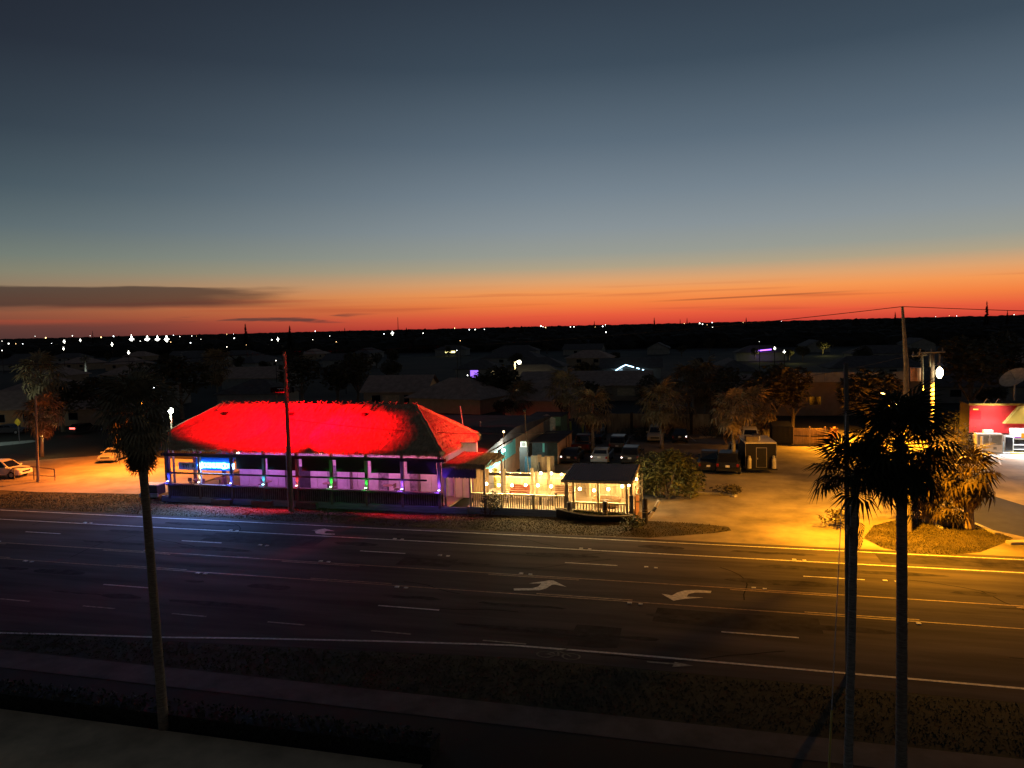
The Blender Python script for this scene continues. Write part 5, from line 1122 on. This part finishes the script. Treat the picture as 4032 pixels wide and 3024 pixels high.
# ------------------------------------------------------------------ suburb houses
roofA=mat('brown_shingles',(.40,.28,.21),.9,.25,1.2,detail=7); roofB=mat('grey_shingles',(.12,.11,.10),.9,.25,1.2,detail=7); roofC=mat('pale_metal_roof',(.36,.34,.25),.7,.2,.5)
wallA=mat('stucco_tan',(.34,.24,.16),.9,.15,1); wallB=mat('stucco_grey',(.26,.25,.23),.9,.15,1); wallC=mat('stucco_peach',(.58,.34,.17),.9,.12,1)
winlit=emit('window_warm',(1,.72,.32),2.2); winpur=emit('window_purple',(.35,.15,1),1.6)
def house(lab,loc,w,d,h,rh,rz,rt,rm,wm,wins=(),name='house',group=None,gmat=None):
    t=thing(name,lab,'house',loc,rz,group); MB().box(-w/2,w/2,-d/2,d/2,0,h).build('wall',wm,t)
    o=.6; X,Y=w/2+o,d/2+o
    m_=MB()
    if rt=='hip':
        q=max(0,X-Y); m_.add([(-X,-Y,h),(X,-Y,h),(X,Y,h),(-X,Y,h),(-q,0,h+rh),(q,0,h+rh),(-X,-Y,h-.15),(X,-Y,h-.15),(X,Y,h-.15),(-X,Y,h-.15)],[(0,1,5,4),(1,2,5),(2,3,4,5),(3,0,4),(0,6,7,1),(1,7,8,2),(2,8,9,3),(3,9,6,0),(9,8,7,6)])
    elif rt=='gable':
        m_.add([(-X,-Y,h),(X,-Y,h),(X,Y,h),(-X,Y,h),(-X,0,h+rh),(X,0,h+rh),(-X,-Y,h-.15),(X,-Y,h-.15),(X,Y,h-.15),(-X,Y,h-.15)],[(0,1,5,4),(2,3,4,5),(0,6,7,1),(2,8,9,3),(9,8,7,6)])
        for s in (-1,1): MB().prism([(-d/2,h),(d/2,h),(0,h+rh*.93)],'x',s*w/2-.06,s*w/2+.06).build('gable',gmat or wm,t)
    else: m_.box(-X,X,-Y,Y,h,h+.3)
    m_.build('roof',rm,t)
    for (x,z,ww,wh,mm) in wins:
        wd=MB().box(x-ww/2,x+ww/2,-d/2-.04,-d/2-.003,z-wh/2,z+wh/2).build('window',mm,t); f=MB()
        f.box(x-ww/2-.06,x-ww/2,-d/2-.07,-d/2-.002,z-wh/2,z+wh/2); f.box(x+ww/2,x+ww/2+.06,-d/2-.07,-d/2-.002,z-wh/2,z+wh/2); f.box(x-ww/2,x+ww/2,-d/2-.07,-d/2-.002,z-wh/2-.07,z-wh/2); f.build('frame',wallB,wd)
    return t
gd=glass('dark_glass')
def hat(px,py): p=G(px,py); return (p.x,p.y+3,0)
house('house with a peach gable wall at far left beyond the side street',(G(-30,1692)+Vector((0,6,0))),13,9,3.0,2.6,R(28),'gable',roofA,wallC,((-2,1.6,1.4,1.2,gd),(2,1.6,1.4,1.2,gd)))
house('long low brown-roofed house right of the peach gable house',hat(300,1672),16,9,2.7,2.4,R(12),'hip',roofA,wallA,((0,1.5,1.5,1.1,gd),))
house('house with a dim porch and tan curtained windows behind the thatch ridge',hat(1560,1602),11.5,9,2.9,2.7,R(4),'gable',roofA,wallA,((-3.4,1.55,1.6,1.4,gd),(-.6,1.55,3.2,1.4,mat('drawn_curtain',(.55,.38,.22),.8)),(2.5,1.55,1.2,1.5,gd),(4.2,1.55,1.2,1.5,gd)),gmat=wallC)  # gables in the brighter stucco carry the yellow light falling on them
house('tent-roofed house with sloping brown roof right of the thatch ridge',hat(1790,1622),14,10,2.5,3.0,R(-14),'hip',roofA,wallC)
house('grey-roofed house behind the slim street lamp',hat(2095,1535),16,10,2.8,2.6,R(3),'hip',roofB,wallB,((-5,1.6,1.6,.9,emit('window_white',(.8,.8,.75),.5)),))
house('wide brown-roofed house behind the round-headed tree',hat(2300,1572),24,12,2.9,2.3,R(2),'gable',roofA,wallA,((8,1.6,3.2,1.3,mat('drawn_curtain',(.55,.38,.22))),))
house('brown-roofed house with orange-lit eave behind the rear wing',hat(2145,1640),11,9,2.7,2.8,R(-12),'hip',roofA,wallC)
house('long pale metal-roofed warehouse behind the two palm crowns',(G(3285,1640)+Vector((0,8,0))),22,14,4.9,1.6,R(4),'flat',roofB,wallA,((-3,2.2,1.6,1.2,gd),(4,2.2,1.6,1.2,gd)),name='warehouse')
wh_=[o for o in COL.objects if o.name=='warehouse'][0]
for k in range(5): MB().box(-9.2+k*3.7,-5.56+k*3.7,-7.75,-7.62,4.95,6.35).build('parapet_panel',mat('pale_parapet',(.5,.46,.36),.8,.2,1.5),wh_)
house('low brown-roofed house left of the warehouse',hat(2990,1625),20,11,2.9,2.6,R(3),'hip',roofA,wallA,((4,1.6,2.5,1.2,gd),))
house('low dark house far left of the utility pole top',hat(1010,1530),17,10,2.8,2.6,R(5),'gable',roofA,wallB)
house('dim house with a row of three small lamps behind the left hip',hat(985,1605),12,9,2.7,2.4,R(5),'hip',roofB,wallB)
house('dark house with lit yellow windows beyond the slim street lamp',hat(2112,1482),15,9,2.8,2.4,R(3),'hip',roofB,wallB,tuple((x,1.7,1.0,1.1,winlit) for x in (-3.4,-2.2,-1,.2,1.4,2.6)))
gh=house('house with blue-white light strips along its gable',hat(2480,1490),15,9,2.8,2.4,R(6),'gable',roofB,wallB)
p0=G(2480,1490); ls=thing('gable_light_string','blue-white light string tracing a gable in the suburb','light string',p0)
a,b,c,d=[YP(x,y,p0.y-3)-p0 for x,y in ((2420,1462),(2447,1445),(2464,1437),(2535,1457))]
bl=emit('gable_led',(.45,.75,1),5); MB().tube([a,b,c,sib(c,d,.45)],.14,5).build('strip',bl,ls); MB().tube([sib(c,d,.6),sib(c,d,.76)],.14,5).build('strip',bl,ls); MB().tube([sib(c,d,.92),d],.16,5).build('strip',bl,ls)
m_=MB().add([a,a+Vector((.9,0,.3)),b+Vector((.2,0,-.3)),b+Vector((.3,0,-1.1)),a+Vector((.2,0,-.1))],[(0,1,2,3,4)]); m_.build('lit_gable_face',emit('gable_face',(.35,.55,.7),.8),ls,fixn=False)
house('house with a purple light strip along the eave in the far suburb',hat(2995,1420),17,10,3,2.4,R(3),'hip',roofB,wallB)
p0=G(2995,1420); ls=thing('eave_light_string','purple light string along a far suburb eave','light string',p0); a,b=[YP(x,y,p0.y-3.2)-p0 for x,y in ((2965,1383),(3038,1376))]; MB().tube([a,b],.2,5).build('strip',emit('purple_led',(.34,.10,1),5),ls)
house('dark house with small violet-lit window in the suburb',hat(1880,1492),12,9,2.8,2.4,R(3),'hip',roofB,wallB,((-.6,1.5,2.2,1.9,winpur),(4.6,1.6,1.0,1.2,winlit)))
house('dark house with a tiny yellow light bar far in the suburb',hat(1775,1400),16,9,3,2.4,R(3),'hip',roofB,wallB,((0,1.9,5.2,.9,emit('bar_yellow',(1,.85,.3),4)),))
# many more unlit houses and trees out to the dark belt
random.seed(31); n=0; cells=[]
KEEP=[(1985,2085,180),(2400,2560,235),(2075,2150,260),(2930,3120,360),(1740,1905,330),(2715,2760,300),(3200,3280,300),(310,360,240)]
def clear(x,y):
    px,py,d=(lambda w,:(2016+F*w.dot(_r)/w.dot(_f),0,w.dot(_f)))(Vector((x,y,3))-CAM); m=900/d*3.0
    return not any(a-m*3<px<b+m*3 and d<dd for a,b,dd in KEEP)
LH='dark low-roofed house among trees in the unlit far suburb'; LT='dark leafy tree among the unlit houses of the far suburb'
taken=[Vector(o.location[:2]) for o in bpy.data.objects if o.get('category') in('house',)]
hp_=[]
for row in range(7):
    Y0=135+row*55+row*row*6
    for k in range(-8,9):
        x=-Y0*.27+k*(26+row*3)+random.uniform(-5,5); y=Y0+random.uniform(-8,8)
        if abs(x+Y0*.27)>Y0*.85: continue
        if any((Vector((x,y))-q).length<22 for q in taken): continue
        if clear(x,y): hp_.append((x,y))
protoH=None; ph=[]
for i,(x,y) in enumerate(hp_):
    if len(ph)<3:
        h=house(LH,(x,y,0),15+3*len(ph),9.5,2.7,2.5,R(random.uniform(-6,8)),('hip','gable','hip')[len(ph)],(roofA,roofB,roofB)[len(ph)],(wallA,wallB,wallB)[len(ph)],((-3,1.6,1.6,1.1,gd),(3,1.6,1.6,1.1,gd)),group='unlit houses of the far suburb'); ph.append(h)
    else: dup(random.choice(ph),(x,y,0),R(random.uniform(-6,8)+random.choice((0,0,90))))
for k in range(130):
    Y0=125+420*random.random()**1.3; x=-Y0*.27+random.uniform(-.78,.78)*Y0
    if any((Vector((x,Y0))-Vector(q)).length<9 for q in hp_) or any((Vector((x,Y0))-q).length<12 for q in taken): continue
    if not clear(x,Y0): continue
    s=random.uniform(.7,1.02); tree(random.randrange(4),(x,Y0,0),s,LT,'dark trees of the far suburb',s*random.uniform(.8,.98))
# the far wood that runs to the horizon: one uncountable mass
random.seed(5); m_=MB()
def lump(x,y,r,h):
    n=6; o=len(m_.v); m_.v.append((x+random.uniform(-.3,.3)*r,y,h))
    for j,(rr,zz) in enumerate(((.55,.86),(1,.5),(.9,0))):
        for k in range(n): a=2*math.pi*(k+.5*j)/n; q=random.uniform(.75,1.2); m_.v.append((x+r*rr*q*math.cos(a),y+r*rr*q*math.sin(a),h*zz*random.uniform(.93,1.05) if zz else 0))
    for k in range(n):
        k2=(k+1)%n; m_.f.append((o,o+1+k,o+1+k2))
        for j in (0,1): m_.f.append((o+1+j*n+k,o+1+(j+1)*n+k,o+1+(j+1)*n+k2,o+1+j*n+k2))
for k in range(5200):
    Y0=430+3600*random.random()**1.7; x=-Y0*.27+random.uniform(-.85,.85)*Y0
    r=random.uniform(4,9)*(1+Y0/3000); lump(x,Y0,r,min(random.uniform(5,9.2),9.4)+ (random.uniform(0,1.6) if Y0>1500 else 0))
for k in range(90):
    Y0=random.uniform(650,2200); x=-Y0*.27+random.uniform(-.75,.75)*Y0; lump(x,Y0,random.uniform(3,7)*(Y0/900),random.uniform(11,14.8))
for k in range(500):
    Y0=4200+random.uniform(-200,400); x=-Y0*.27+(k/250-1)*Y0*.95; lump(x,Y0,random.uniform(25,45),random.uniform(9,14))
tag(m_.build('distant_woodland',mat('far_foliage',(.022,.020,.014),.95,.4,.02),fixn=False),kind='stuff')
# tall conifers and masts that break the skyline
def spire(lab,px,ytop,w,D,col=True,name='tall_conifer',cat='tree'):
    top=DP(px,ytop,D); wd=w*D/3028/2*1.25; t=thing(name,lab,cat,(top.x,top.y,0)); h=top.z; mb=MB()
    for k in range(150):
        u=random.random()**.8; z=h*(.25+.75*u); r=wd*(1.05-u)*1.1+.05; a=random.uniform(0,6.28); e=Vector((math.cos(a)*r,math.sin(a)*r,-r*.12)); s=Vector((-math.sin(a),math.cos(a),0))*(.30*wd+.12); q=Vector((0,0,z)); mb.add([q-s*.5,q+s*.5,q+e+s*.6,q+e-s*.6],[(0,1,2,3)]); mb.add([q+Vector((0,0,.3*wd)),q+e,q-Vector((0,0,.3*wd))],[(0,1,2)])
    mb.build('foliage',mat('far_conifer',(.02,.02,.014),.95),t,fixn=False); MB().tube([(0,0,0),(0,0,h)],[wd*.12+.1,.05],5).build('trunk',bark2,t)
for lab,px,y,w,D in (('tall dark conifer on the skyline left of the utility pole',965,1274,26,420),('pointed dark conifer on the skyline right above the utility pole',1140,1283,30,330),('small pointed tree on the skyline at the left, by the bright floodlights',364,1303,10,700),('small conifer on the skyline right of the utility pole',1357,1290,12,800),('tiny conifer on the skyline above the thatch',1600,1290,16,900),('slim conifer on the skyline above the slim street lamp',2340,1264,10,900),('pointed conifer on the skyline above the bar shelter',2576,1251,14,700),('thin conifer on the skyline, left of a pair',2678,1256,8,900),('thin conifer on the skyline, right of a pair',2705,1252,10,900),('small dark conifer on the skyline above the food trailer',2938,1250,12,800),('short conifer on the skyline left of the tallest pole',3525,1228,14,700),('tall slim conifer on the skyline at the right',3886,1187,24,480),('short conifer on the skyline near the right edge',3967,1222,14,600)):
    spire(lab,px,y,w,D)
p=DP(1566,1249,1200); t=thing('radio_mast','thin lattice radio mast on the horizon above the thatch','mast',(p.x,p.y,0)); MB().tube([(0,0,0),(0,0,p.z)],[.9,.45],4).build('lattice',mat('mast_red',(.12,.04,.03)),t)
# ------------------------------------------------------------------ scattered lights
def far_light(px,py,s,c,g,lab,group):
    y0=hor(px); dy=py-y0; D=4.6*3028/dy if dy>4 else 2600; D=max(170,min(D,2600)); p=DP(px,py,D)
    key='far_%d_%d'%(int(c[0]*10+c[1]*100+c[2]*1000),g)
    m=emit(key,c,g,False); t=thing('distant_lamp',lab,'lamp',(p.x,p.y,0),0,group)
    r=s*D/3028/2; mb=MB().ball((0,0,p.z),r*(1 if s<5 else .72),8,5,(1,1,1.15))
    if s>=5:  # extra balls shape a star-like glare round the brighter lamps
        for dx,dz,q in ((0,1.25,.36),(.08,-1.2,.40),(1.15,.1,.30),(-1.1,-.05,.33),(0,1.9,.16),(.05,-1.8,.18)): mb.ball((dx*r,0,p.z+dz*r*random.uniform(.85,1.2)),r*q*random.uniform(.8,1.2),6,4)
    mb.build('lamp_glass',m,t,fixn=False); MB().tube([(0,0,0),(0,0,p.z-r*.8)],[.12,.08],4).build('pole',blackm,t)
for k,x in enumerate((518,580,620,656)):
    far_light(x,1336,15,(1,1,.9),9,['leftmost of four blazing white floodlights on the left skyline','second of four blazing white floodlights on the left skyline','third of four blazing white floodlights on the left skyline','rightmost of four blazing white floodlights on the left skyline'][k],'blazing floodlights on the skyline')
for x,y,s,lab in ((253,1345,15,'white flare at far left, upper of a pair'),(250,1373,13,'white flare at far left, lower of a pair'),(316,1340,12,'white flare left of the four floodlights'),(441,1356,15,'white flare just left of the four floodlights'),(506,1389,17,'bright flare below the four floodlights'),(1094,1336,16,'white flare beside the pointed conifer'),(1545,1312,18,'white flare on the skyline above the thatch ridge'),(1070,1338,8,'small white flare next to the pointed conifer'),(2990,1371,0,'') ,(3030+20,1372,14,'white flare right of the purple light string'),(3088,1386,14,'yellow-white flare at the right of the purple light string')):
    if s: far_light(x,y,s,(1,.98,.84),8,lab,None) if False else far_light(x,y,s*.5,(1,.98,.84),8,lab,'single flares in the suburb')
small=[(8,1343),(34,1353),(62,1354),(90,1354),(8,1380),(138,1324),(180,1330),(203,1352),(285,1322),(355,1322),(398,1328),(447,1324),(540,1327),(552,1343),(672,1347),(683,1320),(708,1325),(755,1323),(775,1324),(750,1350),(791,1336),(867,1320),(893,1316),(920,1316),(893,1366),(922,1332),(970,1358),(1241,1304),(1231,1337),(1298,1323),(1324,1346),(1512,1315),(1376,1305),(1666,1312),(1790,1292),(1848,1298),(1871,1298),(1907,1297),(1812,1342),(1799,1380),(2130,1284),(2138,1287),(2148,1290),(2167,1287),(2246,1287),(2260,1287),(2344,1287),(2373,1285),(2384,1279),(2386,1308),(2694,1274),(2727,1274),(2755,1273),(2766,1277),(2784,1279),(2804,1270),(2806,1289),(2835,1273),(2926,1269),(3078,1265),(2991,1345),(3684,1247),(3738,1243),(3767,1244),(3993,1239),(308,1525),(327,1525),(670,1466),(945,1550),(960,1551),(975,1552),(990,1552),(1086,1420),(1360,1463),(1755,1516),(1841,1478),(1982,1627),(1990,1620),(2480,1600),(2500,1606),(2512,1600),(2514,1592),(3055,1625),(3405,1510),(3068,1706),(2726,1420)]
cols=[(1,.95,.8),(1,1,.92),(1,.62,.25),(.9,.95,1)]
random.seed(4); SMALL=[]
for k,(x,y) in enumerate(small):
    c=cols[k%4] if y<1400 else cols[(k*7)%2]
    SMALL.append((x,y)); far_light(x,y,random.choice((1.4,1.8,2.2,2.8,3.8)) if y<1420 else random.uniform(2.2,4),c,7,'tiny light point scattered through the dark suburb toward the horizon','tiny scattered lights of the suburb')
for x,y in ((138,1322),(448,1321)): pass
# a lit palm top and lit tree glows in the far suburb
for px,py,s,lab in ((3240,1345,1.1,'yellow-green tree top glowing in the far suburb'),(2972,1372,.8,'dim green-lit palm at the left of the purple light string'),(3108,1376,.8,'yellow-lit palm at the right of the purple light string'),(2748,1412,.8,'tall house-front glow with warm porch lamp in the suburb')):
    p=G(px,py+55); q=DP(px,py,(p-CAM).dot(_f)); t=tree(1,(q.x,q.y,q.z-4.4*s),s*.8,lab); l=light('POINT','garden_light',t,(0,-2.6,2.6),260 if s>1 else 160,(1,.95,.25) if px!=2748 else (1,.7,.4),.2)
# lit flag-like pale trunk far left
p=G(338,1500); t=thing('lit_trunk','pale floodlit slender trunk in the dark suburb at left','tree',p); tp=YP(336,1425,p.y)-p; MB().tube([(0,0,0),tp*.5+Vector((.25,0,0)),tp],[.2,.42,.12],6).build('trunk',mat('pale_trunk',(.6,.6,.52),.8),t); light('SPOT','garden_light',t,(.6,-3,0.3),420,(.9,1,.9),.1,tp*.6,60)
leafcloud(200,[((tp.x,tp.y,tp.z+1),(1.6,1.6,1.2))],.3).build('crown',crownm,t,fixn=False)

# ---- give every look-alike its own label: what it stands nearest to in the view
LM=[('the four white floodlights',590,1336),('the pointed skyline conifer',1140,1300),('the thatch utility pole',1120,1400),('the radio mast',1566,1275),('the slim street lamp',2043,1418),('the lit yellow windows',2150,1455),('the blue-white gable',2475,1450),('the purple light string',3000,1380),('the glowing yellow-green tree',3240,1345),('the tallest utility pole',3555,1240),('the yard lamp',3700,1470),('the tall slim skyline conifer',3886,1210),('the far left pair of flares',250,1360),('the thatch ridge',1250,1585),('the satellite dish',3990,1490),('the pale floodlit trunk',338,1450),('the violet-lit window',1885,1475),('the bare-trunked palm',2222,1530),('the palm clump',2750,1500),('the warehouse',3280,1510),('the peach gable house',70,1640),('the pair of thin skyline conifers',2692,1256),('the yellow light bar',1775,1385)]
def px_of(v):
    w=Vector(v)-CAM; d=w.dot(_f); return (2016+F*w.dot(_r)/d,1512-F*w.dot(_u)/d,d)
def relabel(objs,noun,height):
    rows={}
    for o in objs:
        x,y,d=px_of((o.location.x,o.location.y,height(o)))
        nm,lx,ly=min(LM,key=lambda l:math.hypot(l[1]-x,(l[2]-y)*1.6)); dx,dy=x-lx,y-ly
        side='left of' if dx<0 else 'right of'
        side={True:('up-' if dy<0 else 'down-'),False:''}[abs(dy)>abs(dx)*.45]+side
        if abs(dx)<14: side='above' if dy<0 else 'below'
        rows.setdefault((noun(o),side,nm),[]).append((math.hypot(dx,dy),o))
    O=['nearest','second nearest','third nearest','fourth nearest','fifth nearest','sixth nearest','seventh nearest','eighth nearest','ninth nearest','tenth nearest']
    for (n_,s_,m_),L in rows.items():
        L.sort(key=lambda q:q[0])
        for i,(q,o) in enumerate(L):
            o['label']='%s, %s%s %s'%(n_,'' if len(L)==1 else (O[i] if i<10 else '%dth nearest'%(i+1))+' ',s_,m_)
tops={}
def topz(o):
    z=0
    for c in o.children:
        if c.type=='MESH': z=max(z,max(v.co.z for v in c.data.vertices))
    return z
Lg=[o for o in COL.objects if o.get('group')=='tiny scattered lights of the suburb']
relabel(Lg,lambda o:'tiny warm light point' if any('far' in (c.data.materials[0].name) and c.data.materials[0].name.startswith('far_') and '7' in c.data.materials[0].name for c in o.children) and False else 'tiny light point',topz)
relabel([o for o in COL.objects if o.get('group')=='single flares in the suburb'],lambda o:'white flare',topz) if False else None
Hs=[o for o in COL.objects if o.get('group')=='unlit houses of the far suburb']
relabel(Hs,lambda o:('brown' if any(c.name.startswith('roof') and c.data.materials[0].name=='brown_shingles' for c in o.children) else 'grey')+'-roofed dark house',lambda o:4.0)
relabel([o for o in COL.objects if o.get('group')=='dark trees of the far suburb'],lambda o:'dark far tree',lambda o:5.0)
bpy.context.view_layer.update()
